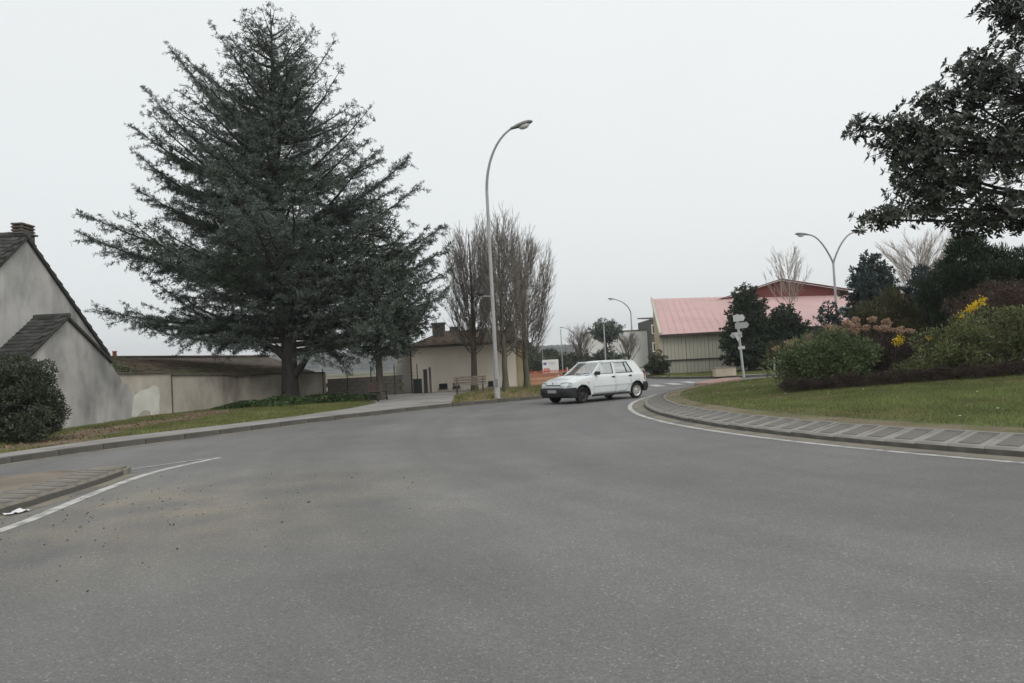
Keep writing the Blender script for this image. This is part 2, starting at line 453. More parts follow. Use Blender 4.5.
def blades(rng, P, h, w, lean=.5):
    n = len(P); a = rng.uniform(0, 2 * np.pi, n)
    d = np.stack([np.cos(a), np.sin(a), np.zeros(n)], 1) * w / 2
    h = np.asarray(h) * rng.uniform(.5, 1.15, n)
    tip = P + np.stack([rng.normal(0, lean, n) * h, rng.normal(0, lean, n) * h, h], 1)
    V = np.stack([P - d, P + d, tip], 1).reshape(-1, 3)
    return V, np.arange(n * 3).reshape(n, 3)

def tubes(P, Rr, n=4):
    """P (M,k,3), Rr (M,k): M tapered tubes of the same number of points"""
    P = np.asarray(P, float); Rr = np.asarray(Rr, float)
    M_, k, _ = P.shape
    T = unit(np.gradient(P, axis=1))
    ref = np.where(np.abs(T[:, :1, 2:3]) > .8, np.array([1., 0, 0]), np.array([0, 0, 1.]))
    A = unit(np.cross(T, np.broadcast_to(ref, T.shape))); B = np.cross(T, A)
    ang = np.arange(n) * 2 * np.pi / n
    V = P[:, :, None, :] + Rr[:, :, None, None] * (np.cos(ang)[None, None, :, None] * A[:, :, None, :] + np.sin(ang)[None, None, :, None] * B[:, :, None, :])
    idx = np.arange(M_ * k * n).reshape(M_, k, n)
    nx = np.roll(idx, -1, axis=2)
    F = np.stack([idx[:, :-1], nx[:, :-1], nx[:, 1:], idx[:, 1:]], -1).reshape(-1, 4)
    return V.reshape(-1, 3), F

def lump_points(rng, lumps, n, inner=.55):
    """points through the outer volume of several ellipsoids, with outward directions"""
    lumps = np.asarray(lumps, float)
    vol = lumps[:, 3] * lumps[:, 4] * lumps[:, 5]
    w = vol ** (2 / 3); w /= w.sum()
    k = rng.choice(len(lumps), n, p=w)
    d = rand_unit(rng, n)
    r = rng.uniform(inner ** 2, 1, n) ** .5
    r *= 1 + .12 * np.sin(d[:, 0] * 7 + k) * np.cos(d[:, 2] * 6 + k * 2)
    return lumps[k, :3] + d * lumps[k, 3:] * r[:, None], d

def sub_lumps(rng, base, n, size):
    """scatter small lumps over the shells of base lumps, for an uneven outline"""
    P, d = lump_points(rng, base, n, .6)
    s = rng.uniform(.6, 1.3, n)[:, None] * size
    return np.concatenate([P, s * np.array([[1, 1, .8]])], 1)

def conifer(rng, H, prof, zrange, n_branch, elev, droop=.0, clear=1.5, tuft=.12, tw=.028, sec_gap=.32, ter_gap=.24,
            sec_len=.42, extra=(), trunk_r=.5, trunk_pts=None, needle_n=5, spread=1.0):
    """prof(tip_z, azimuth) -> reach; elev(u) -> rise angle of a branch whose tip is at u = tip_z / H"""
    wood, polyT, polyD = [], [], []
    tp = np.asarray(trunk_pts if trunk_pts is not None else [(0, 0, 0), (0, 0, H * .5), (0, 0, H)], float)
    zz = np.linspace(0, H, 14)
    tx, ty = np.interp(zz, tp[:, 2], tp[:, 0]), np.interp(zz, tp[:, 2], tp[:, 1])
    tr = trunk_r * np.maximum(1 - zz / H, .02) ** .8
    tr[0] *= 1.15
    trunk = tubes(np.stack([tx, ty, zz], 1)[None], tr[None], 10)
    spec = []
    for i in range(n_branch):
        u = (i + rng.uniform(0, 1)) / n_branch
        tz = zrange[0] + (zrange[1] - zrange[0]) * u ** .92
        az = i * 2.39996 + rng.normal(0, .25)
        Ln = prof(tz, az) * rng.uniform(.55, 1.05)
        spec.append((tz, az, Ln, elev(tz / H) + rng.normal(0, .13)))
    spec += list(extra)
    for tz, az, Ln, el in spec:
        bz = max(clear, tz - Ln * math.tan(el) * .9)
        bz = min(bz, H * .985)
        bx, by = np.interp(bz, zz, tx), np.interp(bz, zz, ty)
        t = np.linspace(0, 1, 12)
        rise = (tz - bz) * (t ** (1.0 + droop)) - droop * .9 * np.sin(np.pi * t) * Ln * .12
        wob = np.cumsum(rng.normal(0, .06, 12)) * Ln * .25 * t
        h = Ln * t
        ca, sa = math.cos(az), math.sin(az)
        P = np.stack([bx + ca * h - sa * wob, by + sa * h + ca * wob, bz + rise], 1)
        r0 = min(.035 + .017 * Ln, trunk_r * .4)
        wood.append((P, r0 * (1 - t * .93)))
        side = np.array([-sa, ca, 0])
        # secondary branchlets in a flat spray
        d_along = sec_gap
        pos = np.arange(max(.12 * Ln, .25), Ln, d_along) + rng.uniform(-.1, .1)
        for j, q in enumerate(pos):
            f = min(max(q / Ln, 0.02), .98)
            p0 = np.array([np.interp(f, t, P[:, c]) for c in range(3)])
            tang = unit(np.array([np.interp(min(f + .06, 1), t, P[:, c]) for c in range(3)]) - p0)
            for sgn in (-1, 1):
                L2 = sec_len * (Ln * (1 - f) * .75 + .7 + .12 * Ln) * rng.uniform(.55, 1.1) * spread
                L2 = min(L2, 2.3)
                ang = R(rng.uniform(38, 68))
                d2 = unit(tang * math.cos(ang) + side * sgn * math.sin(ang) + np.array([0, 0, rng.normal(-.02, .26)]))
                s = np.linspace(0, 1, 5)[:, None]
                Q = p0 + d2 * L2 * s + np.array([0, 0, 1]) * (rng.normal(0, .06) - droop * .25) * L2 * s ** 2
                polyT.append(Q)
                m = max(1, int(L2 / ter_gap))
                for q2 in range(m):
                    f2 = (q2 + rng.uniform(.3, .9)) / m
                    p2 = p0 + (Q[-1] - p0) * f2
                    L3 = (.16 + .34 * (1 - f2) * L2 * .6) * rng.uniform(.7, 1.2)
                    a3 = R(rng.uniform(30, 65)) * (1 if q2 % 2 else -1)
                    sd = unit(np.cross(d2, np.array([0, 0, 1.])))
                    d3 = unit(d2 * math.cos(a3) + sd * math.sin(a3) + np.array([0, 0, rng.normal(.02 - droop * .6, .28)]))
                    polyD.append((p2, p2 + d3 * L3))
        polyD.append((P[-2], P[-1] + (P[-1] - P[-2]) * .3))
    PT = np.array(polyT)
    W1 = [tubes(np.array([w[0] for w in wood]), np.array([w[1] for w in wood]), 5)]
    W2 = tubes(PT, np.broadcast_to(np.linspace(.016, .006, 5), PT.shape[:2]), 3)
    # needle tufts along the branchlets
    A = np.concatenate([PT[:, 1], np.array([p[0] for p in polyD])])
    B = np.concatenate([PT[:, 4], np.array([p[1] for p in polyD])])
    Ls = np.linalg.norm(B - A, axis=1)
    cnt = np.maximum(1, (Ls / (tuft * .62)).astype(int))
    seg = np.repeat(np.arange(len(A)), cnt)
    f = rng.uniform(0, 1, len(seg))[:, None]
    C = A[seg] + (B - A)[seg] * f + rng.normal(0, .02, (len(seg), 3))
    dirn = unit(B - A)[seg]
    C = np.repeat(C, needle_n, 0); dirn = np.repeat(dirn, needle_n, 0)
    D = unit(rand_unit(rng, len(C)) + dirn * .55 + np.array([0, 0, .35]))
    N_ = leaves(rng, C, D, rng.uniform(.75, 1.3, len(C)) * tuft, tw)
    return trunk, W1 + [W2], N_

def bare_tree(rng, H, Rx, clear, n_limb, trunk_r, upright=.75, twig_len=.8, lvl3=True, lr=.42):
    """a leafless crown of ascending limbs"""
    zz = np.linspace(0, H * .96, 14)
    wob = np.cumsum(rng.normal(0, .02, (14, 2)), 0); wob[0] = 0
    trunk = tubes(np.concatenate([wob, zz[:, None]], 1)[None], (trunk_r * np.maximum(1 - zz / H, .03) ** .9 * np.where(zz < .01, 1.3, 1))[None], 8)
    limbs, tw, tw3 = [], [], []
    for i in range(n_limb):
        u = (i + rng.uniform(0, 1)) / n_limb
        bz = clear + (H * .80 - clear) * u ** 1.15
        az = i * 2.39996 + rng.normal(0, .3)
        # reach of the oval crown above this point
        tz = min(bz + rng.uniform(.35, .62) * (H - bz) + .6, H * rng.uniform(.9, 1.0))
        v = (tz - clear) / (H - clear)
        reach = Rx * max(.05, (4 * .9 * max(v, .02) * (1.04 - v))) ** .55 * rng.uniform(.55, 1.0)
        t = np.linspace(0, 1, 7)
        h = reach * t ** upright
        z = bz + (tz - bz) * t ** (1.0 + (1 - upright))
        ca, sa = math.cos(az), math.sin(az)
        bx, by = np.interp(bz, zz, wob[:, 0]), np.interp(bz, zz, wob[:, 1])
        P = np.stack([bx + ca * h, by + sa * h, z], 1) + np.cumsum(rng.normal(0, .03, (7, 3)), 0) * t[:, None]
        r0 = trunk_r * lr * (1 - .65 * u)
        limbs.append((P, r0 * (1 - .9 * t)))
        Ltot = np.linalg.norm(P[-1] - P[0])
        for q in range(int(Ltot / .13)):
            f = rng.uniform(.1, 1)
            p0 = np.array([np.interp(f, t, P[:, c]) for c in range(3)])
            tang = unit(np.array([np.interp(min(f + .1, 1), t, P[:, c]) for c in range(3)]) - p0 + 1e-6)
            d = unit(tang * .9 + rand_unit(rng, 1)[0] * .5 + np.array([ca, sa, 0]) * .18 + np.array([0, 0, .35 * upright]))
            L2 = twig_len * rng.uniform(.4, 1.1) * (1.1 - .5 * f)
            s = np.linspace(0, 1, 4)[:, None]
            Q = p0 + d * L2 * s + np.array([0, 0, .18]) * L2 * s ** 2
            tw.append(Q)
            if lvl3:
                for k in range(3):
                    f3 = rng.uniform(.25, .95)
                    p3 = p0 + (Q[-1] - p0) * f3
                    d3 = unit(d + rand_unit(rng, 1)[0] * .55 + np.array([0, 0, .25]))
                    L3 = L2 * rng.uniform(.3, .6)
                    tw3.append([p3, p3 + d3 * L3 * .55, p3 + d3 * L3 + np.array([0, 0, .03])])
    lw = tubes(np.array([l[0] for l in limbs]), np.array([l[1] for l in limbs]), 5)
    T2 = np.array(tw); T3 = np.array(tw3) if tw3 else None
    out = [tubes(T2, np.broadcast_to(np.linspace(.010, .004, 4), T2.shape[:2]), 3)]
    if T3 is not None: out.append(tubes(T3, np.broadcast_to(np.linspace(.006, .003, 3), T3.shape[:2]), 3))
    return trunk, lw, out

def tree_obj(name, loc, label, cat, trunk, limbs, crown, m_trunk, m_limb, m_crown, rz=0, group=None, crown_name='crown', scale=1.0):
    root = tag(empty(name, loc, rz), label, cat, group)
    root.scale = (scale,) * 3
    link('trunk', mesh_np('trunk', [trunk], True), m_trunk, root)
    if limbs:
        o = link('branches', mesh_np('branches', limbs), m_limb, root); o['kind'] = 'stuff'
    if crown:
        o = link(crown_name, mesh_np(crown_name, crown), m_crown, root); o['kind'] = 'stuff'
    return root

def struct(name, mesh, m):
    return tag(link(name, mesh, m), kind='structure')

def sheet(name, poly, z, m):
    tr = tessellate_polygon([[Vector((p[0], p[1], 0)) for p in poly]])
    me = bpy.data.meshes.new(name)
    area = sum(poly[i][0] * poly[(i + 1) % len(poly)][1] - poly[(i + 1) % len(poly)][0] * poly[i][1] for i in range(len(poly)))
    fs = []
    for t in tr:
        a, b, c = (poly[i] for i in t)
        s = (b[0] - a[0]) * (c[1] - a[1]) - (c[0] - a[0]) * (b[1] - a[1])
        fs.append(tuple(t) if s > 0 else tuple(reversed(t)))
    me.from_pydata([(p[0], p[1], z) for p in poly], [], fs)
    me.update()
    return struct(name, me, m)

def smooth_path(pts, step=.4):
    """Catmull-Rom through pts, resampled evenly"""
    P = np.array(pts, float)
    Q = np.concatenate([[2 * P[0] - P[1]], P, [2 * P[-1] - P[-2]]])
    out = []
    for i in range(1, len(Q) - 2):
        for t in np.linspace(0, 1, 16, endpoint=False):
            a, b, c, d = Q[i - 1], Q[i], Q[i + 1], Q[i + 2]
            out.append(.5 * (2 * b + (c - a) * t + (2 * a - 5 * b + 4 * c - d) * t * t + (3 * b - a - 3 * c + d) * t ** 3))
    out.append(P[-1]); out = np.array(out)
    s = np.concatenate([[0], np.cumsum(np.linalg.norm(np.diff(out, axis=0), axis=1))])
    n = max(2, int(round(s[-1] / step)) + 1)
    q = np.linspace(0, s[-1], n)
    return np.stack([np.interp(q, s, out[:, 0]), np.interp(q, s, out[:, 1])], 1)

def offset_path(P, d):
    T = unit(np.gradient(P, axis=0)); Nn = np.stack([-T[:, 1], T[:, 0]], 1)
    return P + Nn * d

def ribbon(name, P, w0, w1, z, m, parent=None):
    A, B = offset_path(P, w0), offset_path(P, w1)
    n = len(P)
    V = np.concatenate([np.c_[A, np.full(n, z)], np.c_[B, np.full(n, z)]])
    F = np.array([(i, i + 1, n + i + 1, n + i) for i in range(n - 1)])
    if w1 < w0: F = F[:, ::-1]
    return link(name, mesh_np(name, [(V, F)]), m, parent)

def inside(poly, P):
    poly = np.asarray(poly, float); x, y = P[:, 0], P[:, 1]; r = np.zeros(len(P), bool)
    for i in range(len(poly)):
        a, b = poly[i], poly[i - 1]
        c = ((a[1] > y) != (b[1] > y)) & (x < (b[0] - a[0]) * (y - a[1]) / (b[1] - a[1] + 1e-12) + a[0])
        r ^= c
    return r

# ------------------------------------------------------------------ the setting: ground, roads, pavements
bm_g = np.array([(-2500, -600, -.04), (2500, -600, -.04), (2500, 3500, -.04), (-2500, 3500, -.04)])
struct('ground', mesh_np('ground', [(bm_g, np.array([[0, 1, 2, 3]]))]), MT['ground'])

kerb_left = smooth_path([(-34, -8), (-22, -1.5), (-15, 5), (-11.6, 10.5), (-10.35, 13.2), (-9.75, 15.0), (-9.0, 16.6), (-7.75, 18.6), (-6.2, 21.2), (-3.9, 24.3),
                         (-2.55, 25.7), (-.6, 27.2), (1.0, 28.2), (2.3, 29.6), (3.0, 32), (3.2, 36), (3.4, 44), (5.4, 70), (9.5, 110), (16, 180)], 1.0)
kerb_right = smooth_path([(24, 180), (16, 110), (11.4, 70), (9.0, 52), (8.6, 46.5), (9.3, 43.2), (10.6, 40.8), (12.6, 39.2), (16, 39.9), (22, 41.0), (30, 39.3), (37, 35.5), (42, 30), (44.6, 23), (45, 14)], 1.0)
road_poly = [tuple(p) for p in kerb_left] + [tuple(p) for p in kerb_right] + [(46, 0), (40, -14), (0, -20), (-30, -14)]
sheet('road', road_poly, 0.0, MT['asphalt'])

# left side: raised verge with the footway along the kerb and a paved forecourt
left_in = offset_path(kerb_left, .13)
verge_left = [tuple(p) for p in left_in] + [(-60, 190), (-120, 120), (-120, -20), (-40, -20)]
sheet('verge_left', verge_left, .115, MT['verge'])
foot_in = [tuple(p) for p in left_in if p[1] < 26.2 and p[0] > -30]
foot_back = [(-2.3, 27.2), (-2.6, 31.5), (-2.2, 35.2), (-.5, 38.2), (-8.6, 38.6), (-6.6, 33.2), (-5.6, 29.5), (-5.9, 26.4), (-6.9, 23.2), (-8.3, 20.7), (-9.9, 18.2), (-10.5, 16.2), (-11.1, 14.0), (-12.6, 10.6), (-16.2, 5.4), (-23, -.6), (-30, -4.6)]
sheet('footway_left', foot_in + foot_back, .121, MT['pave'])

# right side: verge, footway
right_in = offset_path(kerb_right, .13)
verge_right = [tuple(p) for p in right_in] + [(120, -20), (160, 120), (60, 190)]
sheet('verge_right', verge_right, .115, MT['lawn'])
sheet('footway_right', [tuple(p) for p in right_in if p[1] < 80] + [tuple(p) for p in offset_path(kerb_right, 1.75)[::-1] if p[1] < 80], .121, MT['pave'])

def kerb_run(name, P, m, top=.125, w=.135, label_kind='structure'):
    """kerb stones, one object each, along P; the stones stand on the left of the path"""
    root = tag(empty(name), kind='structure')
    base = MB().box((0, 0, (top - .1) / 2), (.985, w, top + .1)).build('kerb_stone', m, root, bevel=.012)
    first = True
    for i in range(len(P) - 1):
        a, b = P[i], P[i + 1]
        c = (a + b) / 2; d = b - a; L = np.linalg.norm(d)
        if c[0] < -26 or c[1] > 75 or c[0] > 40: continue
        o = base if first else base.copy()
        if not first: COL.objects.link(o)
        first = False
        o.parent = root
        n = np.array([-d[1], d[0]]) / L
        o.location = (c[0] + n[0] * w / 2, c[1] + n[1] * w / 2, random.uniform(-.006, .004))
        o.rotation_euler = (0, 0, math.atan2(d[1], d[0]) + random.uniform(-.006, .006))
        o.scale = (L, 1, 1)
    return root
random.seed(4)
kerb_run('kerb_left', kerb_left, MT['kerb'])
kerb_run('kerb_right', kerb_right, MT['kerb'])
g1 = ribbon('gutter_left', kerb_left, -.30, -.005, .004, MT['gutter']); tag(g1, kind='structure')

# ------------------------------------------------------------------ the roundabout island
def ring_pts(r, a0=0, a1=2 * math.pi, n=240, closed=True):
    a = np.linspace(a0, a1, n, endpoint=not closed)
    return np.stack([IC[0] + r * np.cos(a), IC[1] + r * np.sin(a)], 1)

def lawn_z(r):
    return .19 + .50 * (1 - (r / 17.66) ** 2) ** 1.2

rs = np.linspace(0.01, 17.72, 22); n_a = 96
V = []
for r in rs:
    p = ring_pts(r, n=n_a); V.append(np.c_[p, np.full(n_a, lawn_z(min(r, 17.66)))])
V = np.concatenate(V)
idx = np.arange(22 * n_a).reshape(22, n_a); nx = np.roll(idx, -1, 1)
F = np.stack([idx[:-1], idx[1:], nx[1:], nx[:-1]], -1).reshape(-1, 4)
struct('island_lawn', mesh_np('island_lawn', [(V, F)], True), MT['lawn'])
def annulus(name, r0, r1, z0, z1, m, n=240):
    A, B = ring_pts(r0, n=n), ring_pts(r1, n=n)
    V = np.concatenate([np.c_[A, np.full(n, z0)], np.c_[B, np.full(n, z1)]])
    i = np.arange(n); j = (i + 1) % n
    return struct(name, mesh_np(name, [(V, np.stack([i, n + i, n + j, j], 1))]), m)
annulus('worn_edge', 17.25, 17.70, .235, .205, MT['lawn_edge'])
annulus('gutter_island', 18.305, 18.62, .004, .004, MT['gutter'])
annulus('island_line', 18.66, 18.78, .004, .004, MT['paint'])

# sloping kerb blocks: a pale concrete unit with a darker ribbed inset
kerb_ring = tag(empty('island_kerb', (IC[0], IC[1], 0)), kind='structure')
NB = 252
pitch = 2 * math.pi / NB
def block_mesh(r_out, r_in, half, z_out, z_in, name, chamfer=.03, low=-.06):
    # cross-section along x (radial, outward is -x for convenience of local frame), y tangential
    vs, fs = [], []
    for s in (-1, 1):
        yo, yi = s * half * r_out, s * half * r_in
        vs += [(r_out, yo, low), (r_out, yo, z_out - chamfer), (r_out - chamfer, yo * (1 - chamfer / r_out), z_out), (r_in, yi, z_in), (r_in, yi, low)]
    fs = [(0, 1, 2, 3, 4), (9, 8, 7, 6, 5)] + [(i, i + 5, (i + 1) % 5 + 5, (i + 1) % 5) for i in range(5)]
    return MB().add(vs, fs)
blk = block_mesh(IR, 17.68, pitch / 2 * .985, .10, .215, 'kerb_block')
ins = MB()
def on_top(r): return .10 + (.215 - .10) * (IR - .03 - r) / (IR - .03 - 17.68)
ra, rb_ = 17.74, 18.22
hw = pitch / 2 * 17.9 * .60
tilt = math.atan2(.115, IR - .03 - 17.68)
mt_ = Matrix.Translation(((ra + rb_) / 2, 0, on_top((ra + rb_) / 2) + .001)) @ Matrix.Rotation(tilt, 4, 'Y')
ins.box(None, (rb_ - ra, hw * 2, .012), mtx=mt_)
for k in range(5):     # slots towards the lawn
    m2 = Matrix.Translation((17.775, (k - 2) * hw * .4, on_top(17.775) + .004)) @ Matrix.Rotation(tilt, 4, 'Y')
    ins.box(None, (.05, hw * .22, .012), mtx=m2)
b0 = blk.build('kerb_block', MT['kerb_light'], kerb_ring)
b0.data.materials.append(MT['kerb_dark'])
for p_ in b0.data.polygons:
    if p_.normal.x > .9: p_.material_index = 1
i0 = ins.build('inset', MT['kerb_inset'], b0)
for k in range(NB):
    a = k * pitch
    if k == 0: o = b0
    else:
        o = b0.copy(); COL.objects.link(o); o.parent = kerb_ring
        c = i0.copy(); COL.objects.link(c); c.parent = o
    o.rotation_euler = (0, 0, a)
    o.location = (0, 0, random.uniform(-.008, .006))

# ------------------------------------------------------------------ the traffic island at the left edge of the road
spl_r = smooth_path([(-7.6, 1.5), (-6.4, 5.5), (-6.02, 8.3), (-6.05, 9.6), (-6.12, 10.8), (-6.25, 11.6)], .30)
spl_l = smooth_path([(-6.9, 11.75), (-7.7, 11.1), (-9.4, 9.2), (-12.0, 5.4), (-14.5, 1.0)], .42)
tip = [(-6.32, 11.85), (-6.5, 11.98), (-6.72, 11.95)]
_rt = spl_r[-1]
spl_poly = [tuple(p) for p in spl_r] + tip + [tuple(p) for p in spl_l] + [(-11, -1)]
MT['splitter'] = mat('worn_island_tarmac', (.20, .17, .135), .95, .2, 1.2, col2=(.14, .12, .095), c2scale=.7, bump=.4, bscale=60)
spl_in = offset_path(spl_r, .5)
sheet('traffic_island', [tuple(p) for p in spl_in[:-1]] + [tuple(p) for p in offset_path(spl_l, .05)[1:]] + [(-11, -1)], .145, MT['splitter'])
core_in = offset_path(spl_r, .06)
tag(MB().prism([tuple(p) for p in core_in] + tip + [tuple(p) for p in spl_l] + [(-11, -1)], -.05, .094).build('traffic_island_core', MT['splitter'], None), kind='structure')
spl_kerb = tag(empty('traffic_island_kerb'), kind='structure')
bb = MB()
vs = []
for s in (-1, 1):
    y = s * .147
    vs += [(y, 0, -.05), (y, .0, .075), (y, .03, .10), (y, .52, .150), (y, .52, -.05)]
bb.add(vs, [(0, 1, 2, 3, 4), (9, 8, 7, 6, 5)] + [(i, i + 5, (i + 1) % 5 + 5, (i + 1) % 5) for i in range(5)])
MT['kerb_brown'] = mat('weathered_block', (.20, .185, .155), .95, .28, 3, col2=(.13, .12, .10), c2scale=1.6, bump=.4, bscale=50)
sb = bb.build('kerb_block', MT['kerb_brown'], spl_kerb)
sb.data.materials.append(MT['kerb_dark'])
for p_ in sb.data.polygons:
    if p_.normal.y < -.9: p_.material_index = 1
si = MB().box(None, (.150, .40, .014), mtx=Matrix.Translation((0, .27, .1255)) @ Matrix.Rotation(math.atan2(.05, .49), 4, 'X')).build('inset', MT['kerb_inset'], sb)
for i in range(len(spl_r) - 1):
    a, b = spl_r[i], spl_r[i + 1]
    if i == 0: o = sb
    else:
        o = sb.copy(); COL.objects.link(o); o.parent = spl_kerb
        c = si.copy(); COL.objects.link(c); c.parent = o
    o.location = ((a[0] + b[0]) / 2, (a[1] + b[1]) / 2, random.uniform(-.006, .004))
    o.rotation_euler = (0, 0, math.atan2(b[1] - a[1], b[0] - a[0]))
kp = np.array([spl_r[-1]] + tip + [tuple(p) for p in spl_l])
nose = MB()
for i in range(len(kp) - 1):
    a, b = kp[i], kp[i + 1]
    nose.bar((a[0], a[1], .005), (b[0], b[1], .005), .12, .17)
nose.prism([tuple(spl_r[-1] + np.array((-.03, 0))), tip[0], tip[1], tip[2], tuple(spl_l[0]), (-7.0, 11.0), (-6.55, 10.9), tuple(spl_r[-2] + np.array((-.5, 0)))], -.04, .118)
tag(nose.build('traffic_island_nose', MT['kerb_brown'], None), kind='structure')
# painted lines guiding round it
ln = smooth_path([(-6.6, 2.0), (-5.55, 6.0), (-5.36, 7.6), (-5.5, 8.7), (-5.72, 10.2), (-5.82, 11.8), (-5.45, 13.4)], .3)
tag(ribbon('painted_line', ln, -.075, .075, .004, MT['paint']), kind='structure')
ln2 = smooth_path([(-6.55, 12.15), (-6.1, 12.75), (-5.56, 13.35)], .2)
tag(ribbon('painted_line_thin', ln2, -.035, .035, .007, MT['paint']), kind='structure')
gp = offset_path(spl_r, -.02)
tag(ribbon('gutter_traffic_island', gp, -.20, 0, .003, MT['gutter']), kind='structure')

# far approach: red paved traffic island and zebra crossing
rp = [(8.0, 32.3), (8.5, 32.2), (9.6, 33.4), (11.2, 36.0), (11.3, 36.9), (10.6, 37.2), (9.4, 35.6), (8.2, 33.3)]
far_isl = tag(MB().prism(rp, -.05, .12).build('far_traffic_island', MT['red_pave'], None, bevel=.02), kind='structure')
zeb = tag(empty('zebra_crossing'), kind='structure')
for k in range(6):
    s = k - 3
    cx, cy = 6.75 + s * 1.02, 34.8 + s * .95
    MB().box((cx, cy, .006), (.5, 2.3, .004)).build('stripe', MT['paint'], zeb)

# debris on the road
rng = np.random.default_rng(3)
n = 260
px = np.stack([rng.normal(-4.6, 1.5, n), rng.normal(8.0, 1.6, n), np.full(n, .006)], 1)
D = rand_unit(rng, n); D[:, 2] = np.abs(D[:, 2]) * .25
lv = leaves(rng, px, D, rng.uniform(.010, .032, n) * (1 + 1.0 * (rng.random(n) > .95)), .016, .2)
tag(link('leaf_litter', mesh_np('leaf_litter', [lv]), MT['litter']), 'scattered dead leaf bits on the dusty asphalt by the traffic island', 'leaf litter', kind='stuff')

pp = np.array([(x, y, 0) for y in np.linspace(-.06, .06, 5) for x in np.linspace(-.14, .14, 9)])
pp[:, 2] = .012 + np.abs(rng.normal(0, .014, 45)); pp[:, :2] += rng.normal(0, .008, (45, 2))
q_ = np.arange(45).reshape(5, 9)
F = np.stack([q_[:-1, :-1], q_[:-1, 1:], q_[1:, 1:], q_[1:, :-1]], -1).reshape(-1, 4)
tag(link('paper_scrap', mesh_np('paper_scrap', [(pp, F)]), MT['sign_white'], None, (-5.86, 8.55, .002), R(75)), 'crumpled white paper scrap in the gutter by the traffic island', 'litter')

# ------------------------------------------------------------------ lawn grass
def scatter_poly(rng, n, box, test):
    P = rng.uniform((box[0], box[1]), (box[2], box[3]), (n, 2))
    return P[test(P)]
def isl_test(P, r0=0, r1=17.66):
    d = np.hypot(P[:, 0] - IC[0], P[:, 1] - IC[1]); return (d < r1) & (d > r0)
P = scatter_poly(rng, 520000, (3.6, 2, 15, 34), lambda P: isl_test(P, 9, 17.62))
keep = rng.random(len(P)) < np.clip(1.5 - np.hypot(P[:, 0], P[:, 1]) / 28, .25, 1)
P = P[keep]
d = np.hypot(P[:, 0] - IC[0], P[:, 1] - IC[1])
edge = rng.random(len(P)) < np.clip((17.25 - d + .25 * np.sin(P[:, 1] * 3.1) * np.sin(P[:, 0] * 2.3 + 1)) / .5, .10, 1)
P, d = P[edge], d[edge]
z = lawn_z(d)
bl = blades(rng, np.c_[P, z - .004], .055, .009)
tag(link('lawn_grass', mesh_np('lawn_grass', [bl]), MT['grass']), 'short green lawn grass on the roundabout island', 'grass', kind='stuff')
P = scatter_poly(rng, 60000, (3.6, 4, 14, 33), lambda P: isl_test(P, 16.7, 17.7))
d = np.hypot(P[:, 0] - IC[0], P[:, 1] - IC[1])
bl = blades(rng, np.c_[P, .20 + .06 * np.clip((17.7 - d) / .85, 0, 1)], .03, .008, .9)
tag(link('dry_edge_grass', mesh_np('dry_edge_grass', [bl]), MT['dry_blade']), 'dry straw-coloured grass along the inner edge of the island kerb', 'grass', kind='stuff')
# daisies
n = 26
P = scatter_poly(rng, 400, (5.5, 10, 13, 28), lambda P: isl_test(P, 13, 16.6))[:n]
d = np.hypot(P[:, 0] - IC[0], P[:, 1] - IC[1])
fl = []
for (x, y), r in zip(P, d):
    c = np.array([x, y, lawn_z(r) + .05])
    Dd = np.stack([np.cos(np.arange(8) * .785), np.sin(np.arange(8) * .785), np.full(8, .15)], 1)
    fl.append(leaves(rng, np.repeat(c[None], 8, 0), Dd, .022, .016))
tag(link('daisies', mesh_np('daisies', fl), MT['white_petal']), 'small white daisies dotted over the island lawn', 'flowers', kind='stuff')

# verge grass, left
foot_poly = foot_in + foot_back
bare = np.array([(-11.2, 19.6), (-12.6, 23.5), (-11.8, 26.2), (-10.2, 23.2)])
def verge_test(P):
    ok = inside(verge_left, P) & ~inside(foot_poly, P)
    return ok
P = scatter_poly(rng, 240000, (-16, 9, -2, 38), verge_test)
# keep the worn earth strip in the middle of the verge mostly bare
worn = np.zeros(len(P))
for c in ((-11.6, 19.5), (-12.0, 22.0), (-11.6, 24.5), (-11.4, 27.0), (-12.2, 29), (-11.2, 17.4)):
    worn = np.maximum(worn, np.clip(1.45 - np.hypot((P[:, 0] - c[0]), (P[:, 1] - c[1]) * .7), 0, 1))
P = P[rng.random(len(P)) > worn * 1.5 - .1]
bl = blades(rng, np.c_[P, np.full(len(P), .113)], .075, .014)
tag(link('verge_grass', mesh_np('verge_grass', [bl]), MT['grass']), 'patchy green grass on the verge below the old wall', 'grass', kind='stuff')

n = 1100
C = np.stack([rng.normal(-11.7, .75, n), rng.uniform(14.5, 29, n), np.full(n, .118)], 1)
C = C[inside(verge_left, C[:, :2]) & ~inside(foot_poly, C[:, :2])]
D = rand_unit(rng, len(C)); D[:, 2] = np.abs(D[:, 2]) * .4
tag(link('fallen_leaves', mesh_np('fallen_leaves', [leaves(rng, C, D, rng.uniform(.03, .10, len(C)), .045, .2)]), MT['brown_leaf']), 'brown fallen leaves on the bare earth before the old house', 'leaves', kind='stuff')

